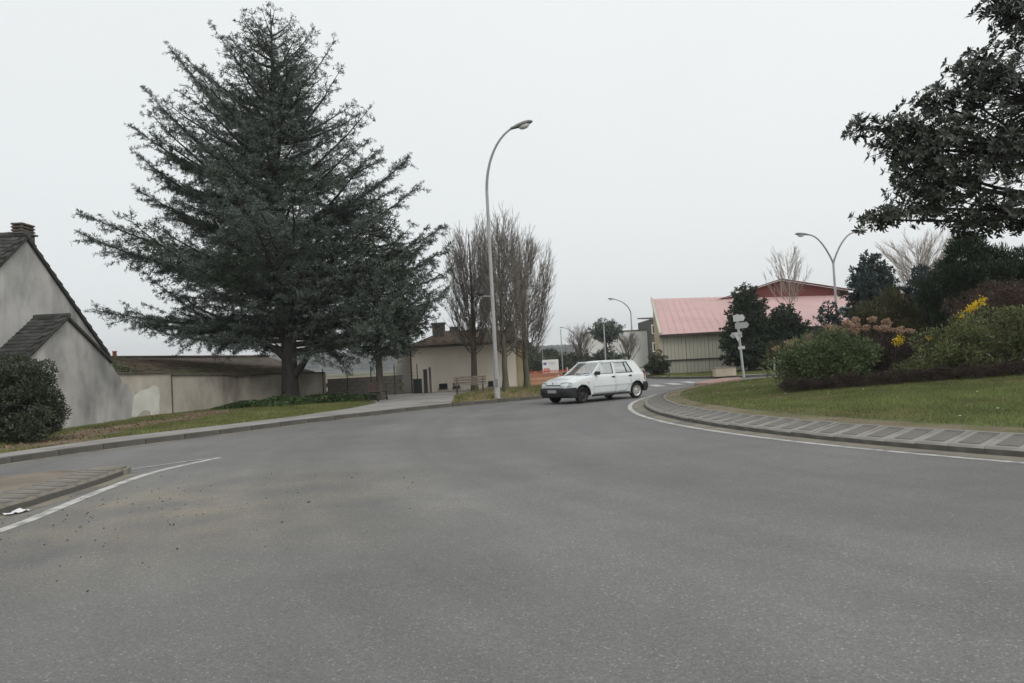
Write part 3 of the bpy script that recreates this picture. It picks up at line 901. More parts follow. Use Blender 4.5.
# ------------------------------------------------------------------ far land
hx = np.linspace(-1500, 1500, 160); hy = np.linspace(700, 1400, 24)
gx, gy = np.meshgrid(hx, hy)
prof_x = 20 * np.exp(-((hx + 330) / 260) ** 2) + 9 * np.exp(-((hx - 60) / 160) ** 2) + 14 * np.exp(-((hx - 700) / 400) ** 2) + 4
hz = prof_x[None] * np.sin(np.clip((gy - 700) / 700, 0, 1) * np.pi) ** .7 + rng.normal(0, .9, gx.shape)
idx = np.arange(gx.size).reshape(gx.shape)
F = np.stack([idx[:-1, :-1], idx[:-1, 1:], idx[1:, 1:], idx[1:, :-1]], -1).reshape(-1, 4)
struct('hill', mesh_np('hill', [(np.c_[gx.ravel(), gy.ravel(), hz.ravel() - .2], F)], True), MT['wood_far'])
# woods on the slope: crowns far too many and far away to count
n = 5200
px_, py_ = rng.uniform(-700, 500, n), rng.uniform(720, 1020, n)
pz = np.interp(px_, hx, prof_x) * np.sin((py_ - 700) / 700 * np.pi) ** .7
C = np.repeat(np.stack([px_, py_, pz + 2], 1), 14, 0)
Dn = rand_unit(rng, len(C)); Dn[:, 2] = np.abs(Dn[:, 2])
lv = leaves(rng, C, Dn, rng.uniform(3, 6, len(C)), 3.0)
tag(link('distant_wood', mesh_np('distant_wood', [lv]), MT['wood_far']), 'bluish distant woods on the low hill behind the walls', 'woods', kind='stuff')

# ------------------------------------------------------------------ roofs of tiles
def tile_field(o, ux, uy, nx_, ny_, w, e, rng, lift=.03):
    """overlapping tiles on a plane: origin o (eave corner), unit vectors ux (along the eave), uy (up the slope)"""
    o, ux, uy = (np.array(a, float) for a in (o, ux, uy)); nrm = unit(np.cross(ux, uy))
    if nrm[2] < 0: nrm = -nrm
    i, j = np.meshgrid(np.arange(nx_), np.arange(ny_)); i, j = i.ravel(), j.ravel()
    n = len(i)
    off = (j % 2) * .5 * w
    s0 = np.maximum(i * w + off - .5 * w, 0); s1 = np.minimum(i * w + off + .46 * w, nx_ * w)
    base = o + ux * s0[:, None] + uy * (j * e)[:, None] + nrm * rng.uniform(0, .008, n)[:, None]
    a = base + nrm * lift; b = a + ux * (s1 - s0)[:, None]
    c = b + uy * e * 1.1 - nrm * lift * .9; d = a + uy * e * 1.1 - nrm * lift * .9
    a0, b0 = a - nrm * lift, b - nrm * lift
    V = np.stack([a, b, c, d, a0, b0], 1).reshape(-1, 3)
    k = np.arange(n)[:, None] * 6
    return V, np.concatenate([k + np.array([[0, 1, 2, 3]]), k + np.array([[4, 5, 1, 0]])])

# ------------------------------------------------------------------ old house at the left edge
rngh = np.random.default_rng(11)
house = tag(empty('old_house', (-15, 22.7, .1)), 'old grey rendered house with steep gable and brick chimney at left edge', 'house')
O = np.array([-15, 22.7, .1])
def hv(x, y, z): return (x + 15, y - 22.7, z - .1)
ya, za = 22.68, 6.10
yl, yr, ze = 18.55, 26.80, 2.68
w = MB().slab([hv(-15, yl, .0), hv(-15, yr, .0), hv(-15, yr, ze), hv(-15, ya, za), hv(-15, yl, ze)], (-.4, 0, 0))
w.build('gable_wall', MT['render'], house)
MB().slab([hv(-15.4, yl, 0), hv(-15.4, yl, ze), hv(-26, yl, ze), hv(-26, yl, 0)], (0, .35, 0)).build('side_wall', MT['render'], house)
MB().slab([hv(-15.4, yr, 0), hv(-15.4, yr, ze), hv(-26, yr, ze), hv(-26, yr, 0)], (0, -.35, 0)).build('side_wall', MT['render'], house)
roof = MB()
for (ye, zz_) in ((yl - .35, ze - .30), (yr + .3, ze - .26)):
    roof.slab([hv(-14.9, ye, zz_), hv(-26, ye, zz_), hv(-26, ya, za + .0), hv(-14.9, ya, za + .0)], (0, 0, .12))
ro = roof.build('roof', MT['tile_dark'], house)
sl = unit(np.array([0, ya - yl + .35, za - ze + .3])); Ls = np.hypot(ya - yl + .35, za - ze + .3)
t1 = tile_field(hv(-25.9, yl - .37, ze - .30 + .125), (1, 0, 0), sl, 40, int(Ls / .21), .275, .21, rngh)
sl2 = unit(np.array([0, ya - yr - .3, za - ze + .26]))
t2 = tile_field(hv(-25.9, yr + .32, ze - .26 + .125), (1, 0, 0), sl2, 40, int(Ls / .21), .275, .21, rngh)
o = link('tiles', mesh_np('tiles', [t1, t2]), MT['tile_dark'], ro); o['kind'] = 'stuff'
MB().tube([hv(-26, ya, za + .13), hv(-14.88, ya, za + .13)], .11, 8).build('ridge_tiles', MT['tile_dark'], ro)
CX, CY = -15.22, 22.93
ch = MB().box(hv(CX, CY, 5.82), (.34, .60, .9)).build('chimney', MT['brick_dark'], ro, bevel=.01)
MB().box(hv(CX, CY, 6.295), (.46, .76, .05)).build('chimney_slab', MT['kerb_dark'], ch)
for k in range(3):
    MB().box(hv(CX, CY, 6.39 + k * .10), (.36, .62, .05)).build('chimney_cap_tile', MT['brick_dark'], ch)
for sx in (-1, 1):
    for sy in (-1, 0, 1):
        MB().box(hv(CX + sx * .12, CY + sy * .24, 6.455), (.06, .08, .26)).build('chimney_cap_pier', MT['brick_dark'], ch)
# lean-to annex in front of the gable, with its curved wing wall
pr = [(20.25, 0.0), (26.62, 0.0), (26.78, .45), (26.84, .8), (26.80, 1.05), (26.6, 1.28), (26.2, 1.52), (25.75, 1.86), (25.35, 2.28), (22.99, 3.55), (20.25, 1.80)]
MB().slab([hv(-14.0, y, z) for y, z in pr], (-.32, 0, 0)).build('annex_gable', MT['render'], house)
MB().slab([hv(-14.32, 20.25, 0), hv(-14.32, 20.25, 1.8), hv(-15, 20.25, 1.8), hv(-15, 20.25, 0)], (0, .3, 0)).build('annex_side_wall', MT['render'], house)
ar = MB()
ar.slab([hv(-13.9, 20.0, 1.62), hv(-14.995, 20.0, 1.62), hv(-14.995, 22.99, 3.57), hv(-13.9, 22.99, 3.57)], (0, 0, .09))
ar.slab([hv(-13.9, 25.45, 2.16), hv(-14.995, 25.45, 2.16), hv(-14.995, 22.99, 3.57), hv(-13.9, 22.99, 3.57)], (0, 0, .09))
aro = ar.build('annex_roof', MT['tile_dark'], house)
sl3 = unit(np.array([0, 2.99, 1.95]))
t3 = tile_field(hv(-14.99, 19.98, 1.62 + .095), (1, 0, 0), sl3, 4, 17, .265, .21, rngh)
sl4 = unit(np.array([0, -2.46, 1.41]))
t4 = tile_field(hv(-14.99, 25.47, 2.16 + .095), (1, 0, 0), sl4, 4, 13, .265, .21, rngh)
o = link('tiles', mesh_np('tiles', [t3, t4]), MT['tile_dark'], aro); o['kind'] = 'stuff'
MB().tube([hv(-15, 22.99, 3.67), hv(-13.88, 22.99, 3.67)], .08, 8).build('ridge_tiles', MT['tile_dark'], aro)

# ------------------------------------------------------------------ old garden wall
WA, WB, WC, WD = (-14.2, 26.7), (-13.78, 29.4), (-12.5, 34.4), (-9.4, 36.6)
wall = tag(empty('garden_wall', (-13.0, 31.5, .1)), 'long cream rendered garden wall running from the house to the cedar', 'wall')
def wv(p, z): return (p[0] + 13.0, p[1] - 31.5, z - .1)
def wall_seg(a, b, za_, zb_, th, nm, m):
    a_, b_ = np.array(a), np.array(b); d = unit(b_ - a_); nn = np.array([-d[1], d[0]]) * th
    return MB().slab([wv(a, -.05), wv(b, -.05), wv(b, zb_), wv(a, za_)], (nn[0], nn[1], 0)).build(nm, m, wall)
def cope(a, b, za_, zb_, th=.42, hgt=.06):
    MB().bar(wv((a[0] - .1, a[1]), za_ + hgt / 2 + .002), wv((b[0] - .1, b[1]), zb_ + hgt / 2 + .002), th, hgt).build('coping', MT['coping'], wall)
wall_seg((-14.75, 26.6), WB, 1.80, 1.76, .28, 'wall_panel', MT['render_wall'])
wall_seg((WB[0] + .02, WB[1] + .06), WC, 1.66, 1.53, .28, 'wall_panel', MT['render_wall'])
wall_seg((WC[0] + .015, WC[1] + .03), WD, 1.52, 1.42, .28, 'wall_panel', MT['render_wall'])
cope((-14.75, 26.6), WB, 1.80, 1.76); cope((WB[0], WB[1] + .08), WC, 1.66, 1.53); cope((WC[0], WC[1] + .02), WD, 1.52, 1.42)
MB().box(wv((-13.79, 29.43), .85), (.10, .05, 1.75)).build('joint_strip', MT['coping'], wall)  # dark strip standing in for the groove at the wall's step joint
# pale repaired patch with a ragged outline
dirw = unit(np.array(WB) - np.array((-14.75, 26.6))); nw = np.array([dirw[1], -dirw[0]])
pt = [(.62, .12), (.66, .5), (.78, .95), (1.1, 1.12), (1.5, 1.2), (1.72, 1.32), (1.95, 1.2), (2.02, .9), (1.96, .55), (1.98, .3), (1.9, .1), (1.55, .1), (1.5, .32), (1.2, .36), (.95, .24), (.9, .1)]
MB().slab([wv(np.array((-14.75, 26.6)) + dirw * (s * 1.0 + .35) + nw * .004, z) for s, z in pt], (nw[0] * .006, nw[1] * .006, 0)).build('render_patch', MT['patch'], wall)
# dark run-off stain strip, a rough raised seam in the plaster
sm = [(.0, 1.5), (.07, 1.5), (.13, 1.35), (.12, 1.1), (.16, .8), (.13, .5), (.15, .25), (.08, .25), (.06, .6), (.09, .9), (.05, 1.2)]
d2 = unit(np.array(WC) - np.array(WB)); n2_ = np.array([d2[1], -d2[0]])
MB().slab([wv(np.array(WB) + d2 * (4.6 + s) + n2_ * .003, z) for s, z in sm], (n2_[0] * .015, n2_[1] * .015, 0)).build('plaster_seam', MT['coping'], wall)

# low outbuilding whose tiled roof shows over the wall
shed = tag(empty('outbuilding', (-15.5, 37, .1)), 'low outbuilding with long brown tiled roof showing over the garden wall', 'outbuilding')
def sv(x, y, z): return np.array((x + 15.5, y - 37, z - .1))
e0, e1 = np.array((-14.55, 29.8, 1.62)), np.array((-10.1, 37.6, 1.40))
r0, r1 = np.array((-19.0, 32.6, 2.56)), np.array((-13.9, 41.6, 2.42))
back = 2 * (r0 - e0); back[2] = 0
sh = MB().slab([tuple(sv(*e0)), tuple(sv(*e1)), tuple(sv(*r1)), tuple(sv(*r0))], (0, 0, .08))
sh.slab([tuple(sv(*(e0 + back))), tuple(sv(*(e1 + back))), tuple(sv(*r1)), tuple(sv(*r0))], (0, 0, .08))
so = sh.build('roof', MT['tile_brown'], shed)
ue = unit(e1 - e0); us = unit((r0 - e0) - ue * np.dot(r0 - e0, ue))
tt = tile_field(sv(*(e0 + ue * 0.1 + np.array((0, 0, .085)))), ue, us, 33, 22, .27, .225, rngh)
o = link('tiles', mesh_np('tiles', [tt]), MT['tile_brown'], so); o['kind'] = 'stuff'
MB().tube([tuple(sv(*(r0 + (0, 0, .09)))), tuple(sv(*(r1 + (0, 0, .09))))], .1, 8).build('ridge_tiles', MT['tile_brown'], so)
for a, b in ((e0, e1), (e0 + back, e1 + back)):
    i_ = -.3 if a is e0 else .3
    off_ = unit(back) * (.3 if a is e0 else -.3)
    MB().slab([tuple(sv(*(a + off_) * np.array((1, 1, 1)))), tuple(sv(*(b + off_))), tuple(sv(b[0] + off_[0], b[1] + off_[1], .0)), tuple(sv(a[0] + off_[0], a[1] + off_[1], .0))],
              tuple(unit(back) * .2 * (1 if a is e0 else -1))).build('wall', MT['render_wall'], shed)
for a, r_, b in ((e0, r0, e0 + back), (e1, r1, e1 + back)):
    q = ue * (.15 if a is e0 else -.15)
    a2, b2 = a + unit(back) * .35 + q, b - unit(back) * .35 + q; rr = r_ + q
    MB().slab([tuple(sv(a2[0], a2[1], 0)), tuple(sv(b2[0], b2[1], 0)), tuple(sv(b2[0], b2[1], b2[2] - .02)), tuple(sv(rr[0], rr[1], rr[2] - .06)), tuple(sv(a2[0], a2[1], a2[2] - .02))],
              tuple(ue * (.2 if a is e0 else -.2))).build('end_wall', MT['render_wall'], shed)
rp_ = r0 + ue * 1.3
MB().lathe([(.001, 0), (.10, 0), (.09, .2), (.08, .3), (.10, .32), (.10, .37), (.001, .37)], 10).build('chimney_pot', MT['terracotta'], so, loc=tuple(sv(*rp_) + np.array((0, 0, .05))))

# green shrub topping the wall beside the house
def shrub(name, loc, label, cat, lumps, n, L, W, m, stems=6, m_stem='bark', sub=None, fold=.0, group=None, seed=0, inner=.5, parts=None, up=.3):
    r = np.random.default_rng(seed)
    root = tag(empty(name, loc), label, cat, group)
    lumps = np.asarray(lumps, float)
    if sub: lumps2 = np.concatenate([lumps * np.array([1, 1, 1, .8, .8, .8]), sub_lumps(r, lumps, sub[0], sub[1])])
    else: lumps2 = lumps
    P, d = lump_points(r, lumps2, n, inner)
    keep = P[:, 2] > .02
    P, d = P[keep], d[keep]
    D = d + rand_unit(r, len(P)) * .8 + np.array([0, 0, up])
    fo = link('foliage', mesh_np('foliage', [leaves(r, P, D, r.uniform(.6, 1.3, len(P)) * L, r.uniform(.7, 1.2, len(P)) * W, fold)]), m, root)
    fo['kind'] = 'stuff'
    T = []
    for i in range(max(stems, 1)):
        l = lumps[r.integers(len(lumps))]
        e = l[:3] + rand_unit(r, 1)[0] * l[3:] * .7
        b = np.array([l[0] * .85 + r.normal(0, .12), l[1] * .85 + r.normal(0, .12), -.05])
        t = np.linspace(0, 1, 5)[:, None]
        T.append(b + (e - b) * t + rand_unit(r, 1)[0] * .08 * np.sin(t * np.pi))
    T = np.array(T); hh = max(float(lumps[:, 2].max()), .4)
    o = link('stems', mesh_np('stems', [tubes(T, np.broadcast_to(np.linspace(.022, .006, 5) * min(1.5, hh), T.shape[:2]), 5)]), MT[m_stem], root)
    o['kind'] = 'stuff'
    return root
shrub('wall_shrub', (-16.6, 30.6, .11), 'green hedge shrub behind the wall beside the house gable', 'shrub', [(0, 0, 1.75, .9, .8, .55), (-.9, .1, 1.6, .8, .8, .6), (.7, .5, 1.5, .7, .7, .5), (0, 0, .8, 1.0, .8, .9)], 9000, .07, .05, MT['shrub'], 10, sub=(40, .28), seed=21)

# dark bush in front of the annex
shrub('evergreen_bush', (-12.45, 18.35, .11), 'round dark evergreen bush in front of the house at left edge', 'bush',
      [(0, 0, 1.05, 1.15, 1.1, 1.05), (-.5, .2, 1.5, .9, .9, .8), (.35, -.1, 1.45, .75, .75, .72), (.3, 0, .55, 1.0, 1.0, .6), (-.8, -.3, .8, .9, .8, .8)], 42000, .062, .038, MT['holly'], 10, sub=(110, .24), seed=22, fold=.2)

# ------------------------------------------------------------------ dark block wall and wire fence right of the cedar
bw = tag(empty('block_wall', (-7.6, 37.6, .1)), 'low dark concrete block wall behind the slender tree, right of garden wall', 'wall')
bA, bB = np.array((-9.35, 36.75)), np.array((-5.95, 38.7))
dB = unit(bB - bA); LB = np.linalg.norm(bB - bA)
bm0 = MB().box((0, 0, 0), (.49, .18, .195)).build('block', MT['block'], bw, bevel=.008)
first = True
for j in range(5):
    q = .25 - (.25 if j % 2 else 0)
    while q < LB:
        o = bm0 if first else bm0.copy()
        if not first: COL.objects.link(o); o.parent = bw
        first = False
        c = bA + dB * q
        o.location = (c[0] + 7.6, c[1] - 37.6, .085 + j * .205 + .01)
        o.rotation_euler = (0, 0, math.atan2(dB[1], dB[0]) + random.uniform(-.01, .01))
        q += .5
MB().bar((bA[0] + 7.6, bA[1] - 37.6, .5), (bB[0] + 7.6, bB[1] - 37.6, .5), .12, 1.0).build('mortar_core', MT['coping'], bw)
fence = tag(empty('wire_fence', (-7.6, 36.9, .1)), 'dark green wire fence on thin posts in front of block wall', 'fence')
fA, fB = np.array((-9.45, 36.25)), np.array((-4.95, 37.6))
for k in range(5):
    c = fA + (fB - fA) * k / 4
    MB().tube([(c[0] + 7.6, c[1] - 36.9, -.1), (c[0] + 7.6, c[1] - 36.9, 1.55)], .028, 6).build('post', MT['fence_green'], fence)
wires = MB()
for k in range(9):
    wires.tube([(fA[0] + 7.6, fA[1] - 36.9, .1 + k * .17), (fB[0] + 7.6, fB[1] - 36.9, .1 + k * .17)], .003, 3, False)
for k in range(60):
    c = fA + (fB - fA) * k / 59
    wires.tube([(c[0] + 7.6, c[1] - 36.9, .1), (c[0] + 7.6, c[1] - 36.9, 1.46)], .002, 3, False)
o = wires.build('wire_mesh', MT['fence_green'], fence); o['kind'] = 'stuff'

# ------------------------------------------------------------------ cream bungalow
bg = tag(empty('bungalow', (-2.5, 39, 0)), 'low cream rendered bungalow with brown hipped roof behind bare trees', 'house')
def bv(x, y, z): return (x + 2.5, y - 39, z)
X0, X1, Y0, Y1, ZE = -5.45, .50, 39.0, 46.5, 2.52
fw = MB().slab([bv(X0, Y0, 0), bv(X1, Y0, 0), bv(X1, Y0, ZE), bv(X0, Y0, ZE)], (0, .25, 0)).build('front_wall', MT['cream'], bg)
MB().slab([bv(X1, Y0 + .25, 0), bv(X1, Y1, 0), bv(X1, Y1, ZE), bv(X1, Y0 + .25, ZE)], (-.25, 0, 0)).build('side_wall', MT['cream'], bg)
MB().slab([bv(X0, Y0 + .25, 0), bv(X0, Y1, 0), bv(X0, Y1, ZE), bv(X0, Y0 + .25, ZE)], (.25, 0, 0)).build('side_wall', MT['cream'], bg)
MB().box(bv(X1 - .14, Y0 - .02, 1.25), (.3, .06, 2.5)).build('corner_pilaster', MT['gym_yellow'], bg)
rf = MB(); ov = .35
a, b, c, d = bv(X0 - ov, Y0 - ov, ZE), bv(X1 + ov, Y0 - ov, ZE), bv(X1 + ov, Y1 + ov, ZE), bv(X0 - ov, Y1 + ov, ZE)
p, q = bv(-3.9, 42.8, 3.52), bv(-1.0, 42.8, 3.52)
rf.add([a, b, c, d, p, q], [(0, 1, 5, 4), (1, 2, 5), (2, 3, 4, 5), (3, 0, 4), (3, 2, 1, 0)])
rfo = rf.build('roof', MT['tile_brown'], bg)
for a_, b_ in ((a, b), (b, c), (d, a)):
    MB().bar((a_[0], a_[1], ZE + .02), (b_[0], b_[1], ZE + .02), .1, .13).build('gutter', MT['gutter_dark'], rfo)
nrm_front = unit(np.cross(np.array(b) - np.array(a), np.array(p) - np.array(a)))
upv = unit(np.array([0, 42.8 - Y0 + ov, 1.0])); tv = []
Lr = np.hypot(42.8 - Y0 + ov, 1.0)
for j in range(int(Lr / .24)):
    f = j * .24 / Lr
    xa, xb = a[0] + (p[0] - a[0]) * f, b[0] + (q[0] - b[0]) * f
    tv.append(tile_field((xa + .05, a[1] + upv[1] * j * .24, ZE + upv[2] * j * .24 + .005), (1, 0, 0), upv, max(1, int((xb - xa - .1) / .28)), 1, .28, .24, rngh))
o = link('tiles', mesh_np('tiles', tv), MT['tile_brown'], rfo); o['kind'] = 'stuff'
chm = MB().box(bv(-4.1, 41.3, 3.35), (.68, .6, 1.0)).build('chimney', MT['kerb'], rfo, bevel=.01)
MB().box(bv(-4.1, 41.3, 3.88), (.8, .72, .07)).build('chimney_slab', MT['kerb_dark'], chm)
MB().box(bv(-3.3, 42.2, 3.45), (.5, .4, .5)).build('vent_stack', MT['kerb'], rfo)
MB().box(bv(-.1, 43.6, 3.15), (.55, .5, 1.5)).build('chimney', MT['kerb'], rfo, bevel=.01)
for x, ww in ((-3.78, .44), (-3.08, .36), (-1.25, .28)):
    wd = MB().box(bv(x, Y0 - .012, .40), (ww, .03, .27)).build('basement_window', MT['void'], bg)
    MB().box(bv(x, Y0 - .03, .245), (ww + .1, .09, .04)).build('sill', MT['kerb'], wd)
    for k in (-1, 0, 1):
        MB().box(bv(x + k * ww * .27, Y0 - .032, .40), (.012, .012, .27)).build('bar', MT['dark_metal'], wd)
MB().box(bv(X0 + .02, Y0 - .08, 1.25), (.07, .07, 2.45)).build('downpipe', MT['dark_metal'], bg)
an = tag(empty('white_outhouse', (-6.1, 41.5, 0)), 'small white rendered outhouse tucked behind left end of bungalow', 'outhouse')
MB().box((0, 0, 1.2), (.9, 1.6, 2.4)).build('wall', MT['white_render'], an)
MB().box((0, -.0, 2.45), (1.05, 1.8, .1)).build('roof', MT['coping'], an)

# gate posts and cabinet by the forecourt
gt = tag(empty('gate_post', (-4.42, 37.6, .1)), 'tall dark metal gate panel standing before bungalow wall', 'gate post')
MB().box((-.12, 0, .62), (.20, .05, 1.25)).build('panel', MT['dark_metal'], gt)
MB().box((.12, 0, .66), (.10, .10, 1.35)).build('post', MT['kerb_dark'], gt)
cb = tag(empty('meter_cabinet', (-5.0, 37.9, .1)), 'dark green cabinet at end of block wall by the bungalow', 'cabinet')
MB().box((0, 0, .36), (.42, .28, .72)).build('body', MT['fence_green'], cb, bevel=.01)
MB().box((0, 0, .745), (.47, .33, .045)).build('lid', MT['dark_metal'], cb)
MB().box((.0, -.146, .36), (.36, .01, .6)).build('door', MT['dark_metal'], cb)

# ------------------------------------------------------------------ benches
def bench(name, loc, rz, label, L, m, backh=.78):
    b = tag(empty(name, loc, rz), label, 'bench')
    for k in range(3):
        MB().box((0, -.15 + k * .14, .43), (L, .115, .035)).build('seat_slat', m, b, bevel=.005)
    for k in range(3):
        z = .52 + k * .12
        MB().box((0, .23 + k * .028, z), (L, .03, .095)).build('back_slat', m, b, bevel=.005)
    for s in (-1, 1):
        x = s * (L / 2 - .15)
        MB().bar((x, -.17, 0), (x, -.14, .41), .05, .05).bar((x, -.17, .395), (x, .19, .395), .05, .04).build('front_leg', MT['dark_metal'], b)
        MB().bar((x, .28, 0), (x, .17, .41), .05, .05).bar((x, .17, .41), (x, .32, backh + .02), .05, .04).build('back_leg', MT['dark_metal'], b)
    return b
bench('park_bench', (-2.05, 33.8, .12), 0, 'weathered brown slatted bench facing the road below bungalow', 1.5, MT['bench_wood'])
bench('park_bench', (-5.75, 31.0, .12), R(80), 'dark wooden bench seen end-on beside slender tree trunk', 1.35, MT['bench_dark'])

# ------------------------------------------------------------------ street lamps
def lamp(name, loc, H, reach, rz, label, arms=1, r=.075, extra=None):
    L = tag(empty(name, loc, rz), label, 'street lamp', 'street lamps along the road')
    MB().lathe([(.001, 0), (r * 2.2, 0), (r * 2.2, .03), (r * 1.5, .05), (r * 1.5, .9), (r * 1.15, 1.0), (r * 1.1, 1.02), (r * .8, H * .76), (.001, H * .76)], 12).build('pole', MT['lamp_grey'], L)
    MB().box((0, -r * 1.5, .6), (r * 1.2, .02, .3)).build('access_door', MT['lamp_head'], L)
    for k in range(arms):
        s = 1 if k == 0 else -1
        pts = []
        if arms == 1:
            for t in np.linspace(0, 1, 12):
                a = t * R(72)
                pts.append((s * reach * .80 * (1 - math.cos(a)) / (1 - math.cos(R(72))), 0, H * .75 + (H * .235) * math.sin(a) / math.sin(R(72))))
        else:
            for t in np.linspace(0, 1, 12):
                pts.append((s * reach * .80 * (t ** 1.15), 0, H * .75 + H * .22 * math.sin(t * math.pi / 2)))
        MB().tube(pts, list(np.linspace(r * .78, r * .5, 12)), 8).build('arm', MT['lamp_grey'], L)
        e = Vector(pts[-1]); d_ = (e - Vector(pts[-3])).normalized()
        ang = math.atan2(d_.z, abs(d_.x)) * .45
        hd = MB()
        prof = [(0, .05, .05), (.08, .07, .06), (.25, .12, .085), (.45, .155, .095), (.62, .14, .08), (.72, .08, .05), (.75, .02, .015)]
        nn = 12
        vs = []
        for x, wy, wz in prof:
            for q_ in range(nn):
                a_ = 2 * math.pi * q_ / nn
                zz_ = math.sin(a_) * wz; zz_ = zz_ if zz_ > 0 else zz_ * .35
                vs.append((x, math.cos(a_) * wy, zz_))
        fs = [(i * nn + q_, i * nn + (q_ + 1) % nn, (i + 1) * nn + (q_ + 1) % nn, (i + 1) * nn + q_) for i in range(len(prof) - 1) for q_ in range(nn)]
        fs += [tuple(range(nn)), tuple((len(prof) - 1) * nn + q_ for q_ in range(nn - 1, -1, -1))]
        hd.add(vs, fs, True)
        h = hd.build('lamp_head', MT['lamp_head'], L)
        h.location = e - d_ * .06; h.scale = (1.2, 1.25, 1.35)
        h.rotation_euler = (0, -ang if s > 0 else -ang, 0) if s > 0 else (0, -ang, math.pi)
        bl_ = MB().lathe([(.001, -.10), (.06, -.095), (.11, -.06), (.125, -.02), (.12, .01)], 12).build('lens', MT['lens'], h)
        bl_.location = (.44, 0, -.02); bl_.scale = (1.5, 1, 1)
    return L
main_lamp = lamp('street_lamp', (-.66, 27.75, .12), 10.45, 1.35, 0, 'tall curved grey street lamp at the kerb before the bungalow', r=.072)
MB().bar((0, 0, 3.9), (-.42, 0, 3.92), .03, .03).build('bracket', MT['galv'], main_lamp)
MB().lathe([(.001, 0), (.10, 0), (.12, .12), (.08, .22), (.001, .24)], 10, c=(-.42, 0, 3.93)).build('loudspeaker', MT['dark_metal'], main_lamp)
lamp('street_lamp', (21.4, 48, .12), 9.0, 1.95, 0, 'double-armed grey street lamp behind the island shrubs', arms=2, r=.085)
lamp('street_lamp', (15.8, 96, .12), 9.1, 2.6, R(180), 'single-armed street lamp beside the red-roofed hall', r=.11)
lamp('street_lamp', (14.4, 170, .12), 9.0, 2.9, R(180), 'farthest street lamp beyond the white billboard', r=.14)

# ------------------------------------------------------------------ the big cedar
LZ = [(1.5, 5.0), (3.0, 7.2), (4.6, 8.4), (6.5, 7.6), (8.2, 9.0), (9.4, 6.4), (11.1, 6.2), (12.8, 6.2), (14, 5.4), (15.2, 4.3), (16.4, 3.9), (17.4, 2.3), (18.2, .5)]
RZ = [(1.5, 4.4), (3.0, 5.8), (5, 7.0), (7.8, 7.2), (9.4, 6.4), (11, 5.6), (13.3, 4.2), (15, 3.2), (16.5, 2.5), (17.4, 1.6), (18.2, .5)]
def cedar_prof(z, az):
    l = np.interp(z, [a for a, _ in LZ], [b for _, b in LZ]); r_ = np.interp(z, [a for a, _ in RZ], [b for _, b in RZ])
    c = (math.cos(az) + 1) / 2
    near = max(0.0, -math.sin(az)) * (1 - min(max((z - 4.5) / 4.0, 0.0), 1.0))     # the low boughs on the road side were lopped
    return (l * (1 - c) + r_ * c) * (1 - .12 * abs(math.sin(az))) * (1 - .62 * near)
rngc = np.random.default_rng(7)
cedar_extra = [(16.4, math.pi, 4.5, R(50)), (16.0, math.pi + .12, 4.2, R(48)), (17.4, math.pi + .1, 2.6, R(54)), (14.0, math.pi - .1, 5.6, R(36)), (12.8, math.pi + .05, 6.3, R(30)), (11.2, math.pi - .15, 6.3, R(24)),
               (8.2, math.pi, 9.3, R(16)), (8.7, math.pi + .2, 8.2, R(18)), (7.4, math.pi - .2, 7.6, R(13)), (4.7, math.pi, 8.7, R(6)), (4.0, math.pi - .15, 7.0, R(4)),
               (16.5, .1, 2.8, R(50)), (15.0, -.1, 3.4, R(46)), (13.3, 0, 4.4, R(40)), (11.0, .15, 5.8, R(30)), (9.4, -.1, 6.4, R(24)), (7.8, .1, 7.2, R(20)), (4.9, .12, 6.8, R(20)), (3.6, -.2, 6.2, R(14)), (6.0, .3, 6.8, R(25)), (3.3, math.pi + .5, 5.0, R(5))]
tk, wd_, nd = conifer(rngc, 18.1, cedar_prof, (3.4, 18.1), 165, lambda u: .14 + .62 * u ** 1.3, droop=.35, clear=2.3, tuft=.15, tw=.028, trunk_r=.37, extra=cedar_extra,
                      trunk_pts=[(0, 0, 0), (.05, 0, 5), (-.2, 0, 11), (-.15, 0, 18.1)], needle_n=5, sec_gap=.30, ter_gap=.24, sec_len=.5)
ced = tree_obj('cedar_tree', (-10.1, 33.0, .11), 'huge blue-grey cedar with broad ragged crown in front of garden wall', 'tree', tk, wd_, [nd], MT['bark_dark'], MT['bark_dark'], MT['cedar'])

for pts_, r_a in (([(.1, -.05, 1.15), (.55, -.3, 1.55), (1.1, -.5, 2.3), (1.9, -.6, 2.75), (3.2, -.6, 3.0), (4.6, -.5, 3.6)], .19), ([(.9, -.4, 2.0), (1.2, -.3, 3.2), (1.4, 0, 4.6), (1.5, .2, 6.0)], .12),
                 ([(-.1, -.1, 2.0), (-.9, -.5, 2.9), (-2.2, -.7, 3.4), (-4.0, -.6, 3.7)], .13), ([(.1, -.1, 2.6), (.8, -.6, 4.0), (1.6, -.9, 5.2), (2.6, -1.0, 6.2)], .12)):
    MB().tube(pts_, list(np.linspace(r_a, r_a * .3, len(pts_))), 8).build('limb', MT['bark_dark'], ced)

